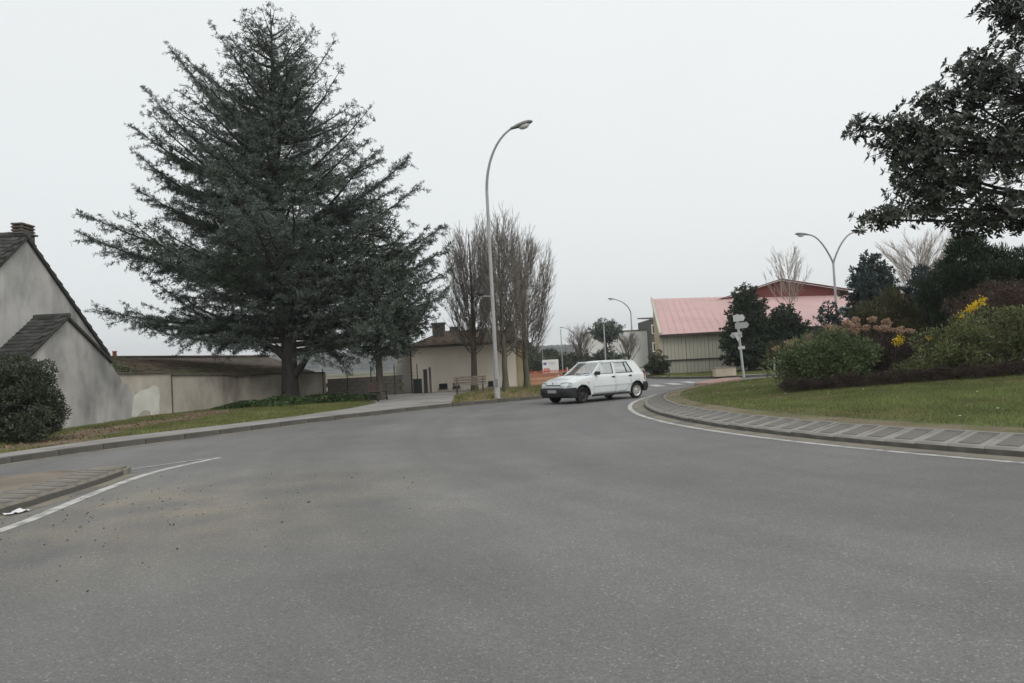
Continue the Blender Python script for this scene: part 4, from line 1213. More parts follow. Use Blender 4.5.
# slender second evergreen whose crown merges with the cedar's right side
T2L = [(2.2, 2.0), (4, 2.7), (6, 2.4), (8, 1.3), (9.3, .3)]
def t2_prof(z, az):
    b = np.interp(z, [a for a, _ in T2L], [q for _, q in T2L]); return b * (1 + .25 * math.cos(az))
rngt = np.random.default_rng(8)
tk, wd_, nd = conifer(rngt, 9.3, t2_prof, (2.3, 9.3), 100, lambda u: .05 + .6 * u, droop=.9, clear=2.3, tuft=.15, tw=.032, trunk_r=.17, sec_gap=.27, ter_gap=.25, needle_n=5, sec_len=.5,
                      extra=[(5.7, 0, 3.4, R(10)), (6.8, .2, 3.3, R(18)), (3.2, .1, 2.7, R(-4)), (4.4, -.2, 3.1, R(3)), (7.6, .1, 2.4, R(28))])
tree_obj('slender_conifer', (-5.92, 32.3, .11), 'slender drooping conifer with bare lower trunk, right of the huge cedar', 'tree', tk, wd_, [nd], MT['bark'], MT['bark_dark'], MT['cedar2'])

# ivy bed round the cedar
n = 26000
a = rng.uniform(0, 2 * np.pi, n); r_ = np.sqrt(rng.uniform(0, 1, n))
C = np.stack([-9.4 + 3.5 * r_ * np.cos(a) + .9 * r_ * np.sin(a), 32.3 + 1.5 * r_ * np.sin(a) + .5 * r_ * np.cos(a), np.full(n, .11)], 1)
hgt = (.16 + .26 * (np.sin(C[:, 0] * 2.3) * np.cos(C[:, 1] * 2.7 + 1) * .5 + .5)) * (1 - r_ ** 4)
C[:, 2] += rng.uniform(0, 1, n) ** .6 * hgt
Dn = rand_unit(rng, n); Dn[:, 2] = np.abs(Dn[:, 2]) * .6 + .15
tag(link('ivy_bed', mesh_np('ivy_bed', [leaves(rng, C, Dn, rng.uniform(.06, .12, n), .08, .15)]), MT['ivy']), 'dark ivy ground cover spreading round the foot of the cedar', 'ivy', kind='stuff')

# ------------------------------------------------------------------ three leafless hornbeams
for (loc, H, Rx, cl, lab, sd, tr_) in (((-1.95, 36.0, .11), 8.3, 1.12, 1.75, 'leafless hornbeam behind the bench, leftmost of three narrow bare trees', 31, .17),
                                 ((-.42, 34.4, .11), 8.45, 1.15, 1.55, 'leafless hornbeam just right of tall lamp, middle of three bare trees', 32, .15),
                                 ((.62, 36.2, .11), 8.0, 1.5, 1.35, 'leafless hornbeam nearest the white car, rightmost of three bare trees', 33, .16)):
    tk, lw, tws = bare_tree(np.random.default_rng(sd), H, Rx * 1.32, cl, 66, tr_, upright=.52, twig_len=1.0, lr=.18)
    tree_obj('hornbeam_tree', loc, lab, 'tree', tk, [lw], tws, MT['bark_moss'], MT['bark_moss'], MT['twig'], group='bare hornbeams by the bungalow', crown_name='twigs')

# weeds on the strip by the lamp
P = scatter_poly(rng, 3500, (-2.6, 26.6, 3.2, 40), lambda P: inside(verge_left, P) & ~inside(foot_poly, P))
cl = rng.uniform((-2.4, 27.6), (2.6, 36), (26, 2))
clump = np.concatenate([c + rng.normal(0, .13, (90, 2)) for c in cl])
clump = clump[inside(verge_left, clump) & ~inside(foot_poly, clump)]
bl1 = blades(rng, np.c_[P, np.full(len(P), .11)], .12, .018)
bl2 = blades(rng, np.c_[clump, np.full(len(clump), .11)], .22, .02, .45)
tag(link('weeds', mesh_np('weeds', [bl1, bl2]), MT['grass']), 'straggly weeds on the strip round the tall lamp and hornbeams', 'weeds', kind='stuff')
P = scatter_poly(rng, 7000, (-2.6, 26.6, 3.2, 40), lambda P: inside(verge_left, P) & ~inside(foot_poly, P))
tag(link('dry_weeds', mesh_np('dry_weeds', [blades(rng, np.c_[P, np.full(len(P), .11)], .16, .02, .6)]), MT['dry_blade']), 'dry straw weeds mixed through the strip behind the car', 'weeds', kind='stuff')

# ------------------------------------------------------------------ red-roofed sports hall
gym = tag(empty('sports_hall', (10.2, 50, .1), math.atan2(-.155, .988)), 'long beige sports hall with pink sloping roof and dark red upper gable', 'hall')
GL, GD, EZ = 21.0, 12.2, 2.68
pan = MB()
nr = 6; pw = 1.5
for k in range(nr):
    xa = k * pw / nr
    pan.add([(xa + .01, 0, 0), (xa + pw / nr * .72, 0, 0), (xa + pw / nr * .72, 0, 1), (xa + .01, 0, 1)], [(0, 1, 2, 3)])
    pan.add([(xa + pw / nr * .72, 0, 0), (xa + pw / nr * .8, .012, 0), (xa + pw / nr * .96, .012, 0), (xa + pw / nr, 0, 0),
             (xa + pw / nr * .72, 0, 1), (xa + pw / nr * .8, .012, 1), (xa + pw / nr * .96, .012, 1), (xa + pw / nr, 0, 1)], [(0, 1, 5, 4), (1, 2, 6, 5), (2, 3, 7, 6)])
pu = pan.build('cladding_panel', MT['gym_wall'], gym, recalc=False)
pl = link('base_panel', pu.data.copy(), None, gym); pl.data.materials.clear(); pl.data.materials.append(MT['gym_wall2'])
for k in range(int(GL / pw)):
    for src, z0, h_, off in ((pu, .98, EZ - .98, 0), (pl, 0, .90, .05)):
        o = src if k == 0 else src.copy()
        if k: COL.objects.link(o); o.parent = gym
        o.location = (k * pw + .12, off, z0); o.scale = (.99, 1, h_)
MB().box((GL / 2, .35, EZ / 2), (GL, .5, EZ - .02)).build('wall_core', MT['gutter_dark'], gym)
MB().box((GL / 2, .01, .94), (GL, .10, .07)).build('sill_band', MT['gutter_dark'], gym)
for k in (4, 9, 14):
    MB().box((k * pw + .05, -.01, EZ / 2 + .05), (.12, .08, EZ - .1)).build('downpipe', MT['kerb_dark'], gym)
# end wall: ochre strip between pale edge posts
MB().slab([(0, .08, 0), (0, GD, 0), (0, GD, 6.0), (0, .08, EZ)], (.25, 0, 0)).build('end_wall', MT['gym_yellow'], gym)
MB().box((-.02, .05, EZ / 2), (.22, .2, EZ)).build('corner_post', MT['gym_wall'], gym)
MB().bar((-.04, -.15, EZ + .06), (-.04, GD, 6.15), .16, .28).build('verge_board', MT['gym_wall'], gym)
zl, zr = 6.15, 5.35
rfm = MB().add([(-.1, -.35, EZ + .02), (GL + .2, -.35, EZ + .02), (GL + .2, GD, zr), (-.1, GD, zl), (-.1, -.35, EZ - .06), (GL + .2, -.35, EZ - .06), (GL + .2, GD, zr - .1), (-.1, GD, zl - .1)],
               [(0, 1, 2, 3), (7, 6, 5, 4), (0, 4, 5, 1), (1, 5, 6, 2), (2, 6, 7, 3), (3, 7, 4, 0)])
gr = rfm.build('roof', MT['gym_pink'], gym)
ribs = MB()
for k in range(42):
    x = k * .5 + .15; f = x / GL
    ribs.bar((x, -.34, EZ + .022), (x, GD, zl + (zr - zl) * f + .002), .02, .006)
o = ribs.build('roof_ribs', MT['gym_pink'], gr); o['kind'] = 'stuff'
MB().bar((-.1, -.40, EZ - .03), (GL + .2, -.40, EZ - .03), .1, .14).build('gutter', MT['gutter_dark'], gr)
# raised central part with a dark red triangular front
tri = [(5.0, GD - .6, 5.5), (10.4, GD - .6, 6.95), (15.6, GD - .6, 5.75), (15.6, GD - .6, 4.6), (5.0, GD - .6, 4.6)]
up = MB().slab(tri, (0, 14, 0)).build('upper_gable', MT['gym_red'], gym)
for x in (10.4,):
    MB().box((x, GD - .63, 5.9), (.09, .05, 1.9)).build('mullion', MT['gym_pink'], up)
MB().bar((4.6, GD - .8, 5.46), (10.4, GD - .8, 7.02), .5, .07).build('upper_roof_edge', MT['gym_red'], up)
MB().bar((10.4, GD - .8, 7.02), (16.1, GD - .8, 5.70), .5, .07).build('upper_roof_edge', MT['gym_red'], up)

# ------------------------------------------------------------------ grey buildings beyond
fb = tag(empty('grey_building', (13.4, 92, 0)), 'plain pale grey flat-roofed building far behind the car', 'building')
MB().box((-.6, 0, 2.25), (7.4, 8, 4.5)).build('wall', MT['white_render'], fb)
MB().box((-.6, 0, 4.56), (7.6, 8.2, .12)).build('roof', MT['kerb'], fb)
fb2 = tag(empty('grey_block', (17.6, 90, 0)), 'taller grey block with white-framed window beside the hall', 'building')
MB().box((0, 0, 2.85), (2.6, 8, 5.7)).build('wall', MT['kerb'], fb2)
MB().slab([(-1.35, -4.2, 5.7), (1.4, -4.2, 5.7), (1.4, 4, 6.2), (-1.35, 4, 6.2)], (0, 0, .15)).build('roof', MT['kerb_dark'], fb2)
for z in (2.4, 4.5):
    wd = MB().box((-.55, -4.02, z), (1.0, .06, .95)).build('window', MT['window'], fb2)
    for q in ((-.55, z + .5, 1.15, .1), (-.55, z - .5, 1.15, .1)):
        MB().box((q[0], -4.05, q[1]), (q[2], .1, q[3])).build('frame', MT['white_frame'], wd)
    for x in (-1.08, -.55, -.02):
        MB().box((x, -4.05, z), (.09, .1, .9)).build('frame', MT['white_frame'], wd)

# ------------------------------------------------------------------ trees and shrubs beside the hall and far off
def far_conifer(loc, H, Rr, label, seed, m, zlo=.12, flat=False, nb=46, name='conifer_tree', droop=.2, clear=.6, tuft=.2):
    r = np.random.default_rng(seed)
    if flat: pf = lambda z, az: Rr * (.55 + .45 * math.sin(z / H * 9)) * np.interp(z / H, [0, .25, .6, .92, 1], [.6, .95, 1, .8, .4])
    else: pf = lambda z, az: Rr * np.interp(z / H, [0, .2, .45, .8, 1], [.95, 1, .9, .55, .1])
    tk, wd, nd = conifer(r, H, pf, (H * zlo, H), nb, lambda u: (.05 if flat else .15) + .5 * u, droop=droop, clear=clear, tuft=tuft, tw=.075, trunk_r=.08 + H * .010, sec_gap=.26, ter_gap=.24, needle_n=6, sec_len=.55)
    return tree_obj(name, loc, label, 'tree', tk, wd, [nd], MT['bark_dark'], MT['bark_dark'], m)
far_conifer((14.75, 45.6, .11), 5.5, 1.75, 'tall dark pine behind the leaning signpost before the hall', 41, MT['pine'], nb=110, name='pine_tree')
far_conifer((17.3, 46.3, .11), 4.1, 1.8, 'lower dark pine between the signpost pine and double lamp', 42, MT['pine'], nb=110, name='pine_tree')
far_conifer((16.1, 46.8, .11), 3.4, 1.5, 'squat dark pine wedged between two taller ones before the hall', 43, MT['pine'], nb=80, name='pine_tree')
far_conifer((20.9, 42, .11), 6.5, 2.3, 'blue-green spruce right of the double-armed lamp', 44, MT['spruce'], nb=130, name='spruce_tree')
far_conifer((18.9, 43.5, .11), 4.0, 1.1, 'small spruce left of the double-armed lamp', 45, MT['spruce'], nb=44, name='spruce_tree')
far_conifer((23.2, 41, .11), 5.6, 1.6, 'grey-green spruce half hidden behind the island pine', 46, MT['spruce'], nb=110, name='spruce_tree')
far_conifer((9.0, 70, .11), 5.0, 2.2, 'flat-topped cedar in front of the plain grey building', 47, MT['cedar2'], flat=True, nb=50, name='small_cedar', droop=.3, clear=1.2, tuft=.3)
tk, lw, tws = bare_tree(np.random.default_rng(51), 8.2, 1.7, 3.6, 20, .08, upright=.85, twig_len=.8, lr=.3)
tree_obj('bare_tree', (18.5, 48.2, .11), 'thin leafless tree before the dark red gable of the hall', 'tree', tk, [lw], tws, MT['pale_twig'], MT['pale_twig'], MT['pale_twig'], crown_name='twigs')
tk, lw, tws = bare_tree(np.random.default_rng(52), 8.0, 3.0, 2.0, 46, .12, upright=1.0, twig_len=1.1)
tree_obj('bare_tree', (25.0, 44.5, .11), 'spreading leafless tree behind the island pine', 'tree', tk, [lw], tws, MT['pale_twig'], MT['pale_twig'], MT['pale_twig'], crown_name='twigs')
tk, lw, tws = bare_tree(np.random.default_rng(53), 4.6, 2.0, .8, 40, .09, upright=1.0, twig_len=.9)
tree_obj('bare_tree', (6.9, 74, .11), 'small leafless tree beside the flat-topped cedar', 'tree', tk, [lw], tws, MT['bark'], MT['bark'], MT['twig'], crown_name='twigs')
tk, lw, tws = bare_tree(np.random.default_rng(54), 3.6, 1.6, .5, 40, .07, upright=1.0, twig_len=.9)
tree_obj('bare_tree', (12.0, 76, .11), 'low leafless tree in front of the plain grey building', 'tree', tk, [lw], tws, MT['bark'], MT['bark'], MT['twig'], crown_name='twigs')
shrub('round_bush', (9.35, 47.4, .11), 'rounded dark bush at the left corner of the hall', 'bush', [(0, 0, .8, .72, .7, .75), (-.2, 0, .5, .7, .7, .5), (.25, 0, .45, .55, .6, .45)], 6000, .11, .07, MT['holly'], 8, sub=(40, .2), seed=23)
for k, (x, y, h_, lab) in enumerate(((1.5, 84, 2.0, 'left length of dark far hedge behind the orange netting'), (4.6, 86, 2.1, 'middle length of dark far hedge behind the billboard'), (7.8, 88, 2.5, 'right length of dark far hedge behind the car bonnet'))):
    shrub('far_hedge', (x, y, -.02), lab, 'hedge', [(q * .8 - 1.6, rng.normal(0, .2), h_ * .5, .95, .8, h_ * .5 * rng.uniform(.8, 1.1)) for q in range(5)], 5000, .2, .14, MT['hedge_far'], 6, sub=(30, .35), seed=60 + k)
for k, (x, y, h_) in enumerate(((-3.5, 120, 4.2), (2.0, 125, 4.6), (6.0, 122, 3.6), (20, 150, 5.5), (26, 150, 6.0))):
    shrub('far_tree', (x, y, -.02), ['far round tree above bungalow roof line', 'far leafy tree above the billboard', 'far low tree right of the billboard', 'far tree behind the grey building', 'far tree hidden behind the hall'][k], 'tree',
          [(0, 0, h_ * .62, h_ * .5, h_ * .45, h_ * .38), (.8, 0, h_ * .45, h_ * .4, h_ * .4, h_ * .35)], 3500, .4, .3, MT['hedge_far'], 5, sub=(30, .6), seed=70 + k)

# ------------------------------------------------------------------ billboard, masts, orange barriers
bb_ = tag(empty('billboard', (3.05, 60, .0)), 'white billboard with a red square on two posts behind the car', 'sign')
MB().box((0, 0, 1.0), (1.32, .05, 1.08)).build('board', MT['sign_white'], bb_)
for s in (-.42, .42):
    MB().tube([(s, .05, -.1), (s, .05, 1.5)], .03, 6).build('post', MT['galv'], bb_)
MB().box((-.36, -.030, .68), (.44, .006, .32)).build('red_panel', MT['sign_red'], bb_)
for k in range(3):
    MB().box((-.36, -.036, .60 + k * .08), (.30, .004, .03)).build('pale_line', MT['sign_white'], bb_)
MB().box((-.45, -.030, 1.22), (.26, .006, .2)).build('emblem', MT['sign_blue'], bb_)
for k in range(3):
    MB().box((.12, -.030, 1.30 - k * .09), (.62 - .1 * k, .004, .03)).build('text_line', MT['sign_back'], bb_)
for x, y, h_, r_, lab in ((2.5, 61, 3.0, .02, 'thin mast rising beside the billboard'), (5.05, 75, 4.5, .06, 'plain pale pole right of the billboard'), (7.85, 62, 4.2, .07, 'pale straight pole before the flat-topped cedar')):
    m_ = tag(empty('mast', (x, y, 0)), lab, 'pole')
    MB().lathe([(.001, 0), (r_ * 1.6, 0), (r_ * 1.6, .3), (r_, .35), (r_ * .7, h_), (.001, h_)], 8).build('shaft', MT['lamp_grey'], m_)
    MB().lathe([(.001, 0), (r_ * .9, 0), (r_ * 1.1, r_), (r_ * .6, r_ * 2), (.001, r_ * 2.1)], 8, c=(0, 0, h_ - .01)).build('finial', MT['lamp_grey'], m_)
# netting panels between posts
for k in range(4):
    x0 = 1.0 + k * 1.05; y0 = 41.0 + k * .8
    pn = tag(empty('orange_barrier', (x0 + .5, y0, .11)), ['orange mesh barrier nearest the bungalow corner', 'second orange mesh barrier from the bungalow corner', 'third orange mesh barrier from the bungalow corner', 'orange mesh barrier nearest the white car'][k], 'barrier', 'orange construction barriers')
    net = MB()
    for j in range(11):
        z = .06 + j * .072
        net.bar((-.52, .02 * math.sin(k + j), z), (.53, .02 * math.cos(k + j), z - .015 * (j % 3)), .008, .034)
    for j in range(15):
        net.bar((-.5 + j * .073, .012, .06), (-.5 + j * .073, .012, .80), .008, .02, up=(0, 1, 0))
    o = net.build('netting', MT['orange'], pn); o['kind'] = 'stuff'
    for s in (-.52, .52):
        MB().tube([(s, -.02, -.1), (s, -.02, .92)], .022, 6).build('post', MT['sign_white'] if k % 2 else MT['orange'], pn)
pb = tag(empty('pale_barrier', (1.55, 39.2, .11)), 'pale orange plank barrier beside bungalow corner behind the hornbeam', 'barrier')
for z in (.18, .40):
    MB().box((0, 0, z), (1.9, .03, .15)).build('plank', MT['orange_pale'], pb)
for s in (-.85, .85):
    MB().box((s, .03, .27), (.06, .05, .58)).build('leg', MT['white_frame'], pb)

# ------------------------------------------------------------------ signpost, sign backs, bollard, box
sp = tag(empty('signpost', (12.2, 38.9, .11)), 'leaning white signpost with several plates seen from behind', 'signpost')
sp.rotation_euler = (0, R(-3.2), R(8))
MB().tube([(0, 0, -.1), (0, 0, 3.3)], .065, 10).build('pole', MT['sign_back'], sp)
def plate(z, L, h_, yaw, x0, taper=True, nm='direction_plate'):
    pts = [(x0, 0, z - h_ / 2), (x0 + L, 0, z - h_ / 2), (x0 + L + (.12 if taper else 0), 0, z), (x0 + L, 0, z + h_ / 2), (x0, 0, z + h_ / 2)]
    o = MB().slab(pts, (0, .02, 0)).build(nm, MT['sign_back'], sp)
    o.rotation_euler = (0, 0, yaw); o.location = (0, -.08, 0)
    MB().box((.0, .04, z), (.1, .05, .05)).build('clamp', MT['galv'], o)
    return o
plate(3.08, .72, .34, R(20), -.32); plate(2.68, .60, .32, R(-35), -.18)
plate(2.2, .50, .30, R(160), -.12); plate(1.5, .42, .16, R(12), -.18, False)
tr = MB().slab([(-.35, -.09, 2.3), (.1, -.09, 2.3), (-.12, -.09, 1.82)], (0, .02, 0)).build('give_way_plate', MT['sign_back'], sp)
bx = tag(empty('stone_box', (11.5, 40.0, .11), R(4)), 'low sandstone-coloured box planter at the foot of the signpost', 'planter')
MB().box((0, 0, .22), (1.15, .5, .46)).build('body', MT['sandstone'], bx, bevel=.015)
MB().box((0, 0, .47), (1.2, .55, .05)).build('rim', MT['kerb_light'], bx)
MB().box((.52, .1, .6), (.14, .14, .22)).build('cap_block', MT['russet'], bx)
rs_ = tag(empty('round_sign', (21.72, 47.75, 3.72)), 'round white sign fixed beside the double-armed lamp', 'sign')
MB().lathe([(.001, -.012), (.32, -.012), (.33, 0), (.32, .012), (.001, .012)], 24, axis='Y').build('disc', MT['sign_white'], rs_)
MB().lathe([(.23, -.016), (.30, -.016), (.30, -.013), (.23, -.013), (.23, -.016)], 24, axis='Y').build('ring', MT['sign_back'], rs_)
MB().bar((-.33, .06, 0), (.05, .06, 0), .05, .05).build('bracket', MT['galv'], rs_)
gl_ = tag(empty('globe_lamp', (16.85, 42, .11)), 'small white globe lamp on thin post above the island shrubs', 'lamp')
MB().lathe([(.001, 0), (.06, 0), (.035, .1), (.03, 1.75), (.001, 1.75)], 8).build('post', MT['dark_metal'], gl_)
gb = MB().lathe([(.14 * math.sin(a), -.14 * math.cos(a)) for a in np.linspace(.02, math.pi - .02, 9)], 12, c=(0, 0, 1.87)).build('globe', MT['sign_white'], gl_)
bo = tag(empty('white_bollard', (15.75, 44.2, .11)), 'slim white bollard on the grass beneath the pines', 'bollard')
MB().lathe([(.001, 0), (.06, 0), (.055, .7), (.07, .72), (.07, .78), (.05, .84), (.001, .86)], 10).build('post', MT['sign_white'], bo)
MB().lathe([(.058, .5), (.062, .5), (.062, .58), (.058, .58)], 10).build('band', MT['sign_back'], bo)
kb = tag(empty('kerb_marker', (8.9, 41.8, .11)), 'thin grey marker post at the mouth of the far road', 'post')
MB().tube([(0, 0, -.1), (0, 0, .62)], .035, 8).build('shaft', MT['kerb_dark'], kb)
MB().box((0, 0, .58), (.09, .02, .12)).build('reflector', MT['sign_back'], kb)
sheet('far_path', [(13.2, 43.0), (22, 44.6), (22, 46.2), (13.6, 44.2)], .123, MT['white_render'])

# grass by the hall
P = scatter_poly(rng, 30000, (8.4, 40, 20, 50.5), lambda P: inside(verge_right, P) & ((P[:, 0] - 10.2) * .155 + (P[:, 1] - 50) * .988 < -.1))
tag(link('hall_grass', mesh_np('hall_grass', [blades(rng, np.c_[P, np.full(len(P), .113)], .09, .03)]), MT['grass']), 'green grass strip along the foot of the sports hall', 'grass', kind='stuff')

# ------------------------------------------------------------------ planting on the island
def iz(x, y): return lawn_z(min(math.hypot(x - IC[0], y - IC[1]), 17.6))
z0 = iz(8, 19.5)
shrub('green_shrub', (8.35, 19.6, z0), 'loose bright green shrub at left end of the island planting', 'shrub', [(-.2, 0, .72, .95, .8, .62), (.6, .2, .85, .9, .8, .6), (-.75, .1, .48, .6, .6, .45), (.2, .1, .4, 1.2, .8, .4)], 17000, .095, .046, MT['shrub'], 16, sub=(110, .26), seed=81, up=.6)
shrub('green_shrub', (12.2, 18.6, iz(12.2, 18.6)), 'broad yellowish green shrub at right edge of the island planting', 'shrub', [(-.9, 0, .75, .8, .8, .55), (.1, .2, .95, 1.0, .8, .6), (1.1, .1, .95, .9, .8, .6), (-.2, 0, .5, 1.5, .8, .5), (2.0, .2, .9, .9, .8, .7)], 21000, .095, .044, MT['shrub2'], 20, sub=(130, .28), seed=82, up=.6)
shrub('low_green_shrub', (10.35, 18.5, iz(10.3, 18.5)), 'low pale green shrub between the two larger island shrubs', 'shrub', [(0, 0, .3, .7, .35, .26), (.5, .1, .4, .5, .35, .3), (-.6, -.05, .2, .5, .3, .2)], 6000, .06, .03, MT['shrub2'], 10, sub=(40, .14), seed=83, up=.6)
shrub('brown_thicket', (10.3, 20.1, iz(10, 20)), 'dense brown leafless thicket in the middle of the island planting', 'shrub', [(0, 0, .7, .95, .7, .6), (-.8, .1, .5, .7, .6, .5), (.7, 0, .55, .8, .6, .5)], 15000, .11, .012, MT['heather'], 30, 'russet', sub=(50, .2), seed=84, up=.7)
for k, (x, y, lab) in enumerate(((7.35, 18.75, 'leftmost clump of low dark heather edging the island planting'), (8.3, 18.55, 'second clump of low dark heather from the left'), (9.3, 18.3, 'third clump of low dark heather from the left'), (10.3, 17.95, 'fourth clump of low dark heather from the left'),
                                 (11.3, 17.65, 'fifth clump of low dark heather from the left'), (12.3, 17.5, 'heather clump nearest the right edge below yellowish shrub'))):
    shrub('heather_clump', (x, y, iz(x, y)), lab, 'heather', [(-.2, 0, .14, .5, .32, .17), (.28, .05, .15, .48, .32, .19)], 6500, .05, .012, MT['heather'], 12, 'russet', sub=(24, .1), seed=90 + k, group='low heather clumps', up=.8)
# dried hydrangea heads
hy = tag(empty('hydrangea_bush', (9.75, 21.0, iz(9.75, 21))), 'hydrangea bush with dried brown flower heads behind the green shrub', 'shrub')
rh = np.random.default_rng(95)
hp = rand_unit(rh, 90); hp[:, 2] = np.abs(hp[:, 2]) * .12 + .88
Pn = rh.uniform(0, .035, 90)[:, None]
vv, ff = leaves(rh, rand_unit(rh, 110) * rh.uniform(.5, 1, (110, 1)) * np.array([.105, .105, .085]), rand_unit(rh, 110), .05, .042)
vv = vv * np.array([1.1, 1.1, 1.0])
hm = mesh_np('flower_head', [(vv, ff)]); hm.materials.append(MT['flower_brown'])
stem = []
nh = 52
for k in range(nh):
    x = rh.uniform(-2.1, 1.6); y = rh.uniform(-.35, .6)
    zt = 1.52 + .14 * math.sin(x * 2.0 + .8) + rh.uniform(-.22, .16) - .40 * max(0, -x - .7)
    o = link('flower_head', hm, None, hy, loc=(x, y, zt)); o.rotation_euler = (rh.uniform(-.3, .3), rh.uniform(-.3, .3), rh.uniform(0, 6)); s = rh.uniform(.8, 1.15); o.scale = (s, s, s * .9)
    b = np.array([x * .7, y * .7, -.02]); e = np.array([x, y, zt - .05]); t = np.linspace(0, 1, 4)[:, None]
    stem.append(b + (e - b) * t + np.array([rh.normal(0, .04), 0, 0]) * np.sin(t * np.pi))
o = link('stems', mesh_np('stems', [tubes(np.array(stem), np.full((nh, 4), .007), 4)]), MT['russet'], hy); o['kind'] = 'stuff'
P, d_ = lump_points(rh, [(-.7, .1, .8, .8, .5, .6), (.6, .1, .85, .9, .5, .6)], 5000, .2)
o = link('foliage', mesh_np('foliage', [leaves(rh, P, d_ + rand_unit(rh, 5000), .07, .03)]), MT['heather'], hy); o['kind'] = 'stuff'
# yellow blossom
def yellow_sprig(loc, pts, label, n, spread, name='forsythia_sprig'):
    root = tag(empty(name, loc), label, 'flowers')
    pts = np.array(pts, float); r = np.random.default_rng(int(abs(loc[0]) * 100))
    t = np.linspace(0, 1, len(pts)); f = r.uniform(.45 if n > 300 else .86, 1, n)
    C = np.stack([np.interp(f, t, pts[:, c]) for c in range(3)], 1) + r.normal(0, spread, (n, 3))
    o = link('blossom', mesh_np('blossom', [leaves(r, C, rand_unit(r, n), .055, .035)]), MT['yellow'], root); o['kind'] = 'stuff'
    T = np.stack([np.interp(np.linspace(0, 1, 6), t, pts[:, c]) for c in range(3)], 1)
    link('stem', mesh_np('stem', [tubes(T[None], np.linspace(.012, .005, 6)[None], 5)]), MT['bark'], root)
yellow_sprig((12.0, 19.5, iz(12, 19.5)), [(0, 0, 0), (.05, 0, .8), (.05, 0, 1.55), (.28, -.05, 1.76), (.60, -.1, 1.96)], 'bright yellow forsythia spray above the yellowish green shrub', 420, .05)
yellow_sprig((10.05, 19.35, iz(10, 19.3)), [(0, 0, 0), (.03, 0, .5), (.1, 0, 1.02), (.2, 0, 1.08)], 'small yellow daffodil bunch above the brown thicket', 130, .06, 'daffodil_bunch')
yellow_sprig((11.2, 19.8, iz(11.2, 19.8)), [(0, 0, 0), (.03, 0, .5), (.08, 0, 1.0), (.12, 0, 1.04)], 'tiny yellow daffodil bunch right of the brown thicket', 60, .035, 'daffodil_bunch')
# pine, russet shrub and olive thicket behind
pn_l = [tuple(np.array(q_) * np.array((1, 1, .90, 1, 1, .92))) for q_ in [(-.6, 0, 1.9, .9, .7, .7), (.5, 0, 2.0, 1.0, .7, .7), (1.6, 0, 2.1, 1.0, .7, .8), (2.6, 0, 2.4, .9, .8, .9), (-.9, 0, 3.0, .75, .7, .6), (0, .1, 3.9, .62, .6, .8), (-.35, 0, 3.35, .8, .7, .6), (1.25, .1, 3.75, .62, .6, .75), (.8, 0, 3.1, .9, .7, .55), (1.9, 0, 3.2, .8, .7, .7), (.2, 0, 2.75, .8, .7, .5), (2.7, 0, 3.5, .9, .8, .9), (-1.2, 0, 2.55, .5, .5, .35)]]
shrub('mountain_pine', (15.0, 24.0, iz(15, 24)), 'dark lumpy pine rising behind the island shrubs below magnolia', 'tree', pn_l, 60000, .15, .030, MT['pine'], 26, 'bark_dark', sub=(60, .34), seed=85, inner=.3, up=.9)
shrub('russet_shrub', (14.2, 21.3, iz(14, 21)), 'russet brown twiggy shrub under the dark pine', 'shrub', [(-.7, 0, 1.5, .9, .7, .65), (.4, 0, 1.8, 1.0, .8, .75), (1.4, 0, 1.7, 1.0, .8, .8), (0, 0, .9, 1.4, .8, .8)], 15000, .16, .016, MT['russet'], 40, 'russet', sub=(60, .26), seed=86, inner=.3, up=.6)
shrub('olive_thicket', (12.7, 25.0, iz(12.7, 25)), 'tall olive brown thicket left of the dark pine', 'shrub', [(0, 0, 1.5, .95, .8, 1.2), (-.6, .2, 1.2, .8, .7, .9), (.8, 0, 1.6, .8, .8, 1.1), (.2, 0, 2.2, .6, .6, .7)], 26000, .16, .024, MT['drygrass'], 40, 'bark', sub=(60, .26), seed=87, inner=.3, up=.9)
shrub('brown_hedge', (12.2, 27.5, iz(12, 27)), 'grey brown twiggy hedge far behind the hydrangea', 'hedge', [(-1.6, 0, .8, 1.2, .6, .7), (0, 0, .9, 1.2, .6, .8), (1.6, 0, .9, 1.3, .6, .8)], 15000, .15, .026, MT['drygrass'], 20, 'bark', sub=(40, .26), seed=88, inner=.3, up=.6)
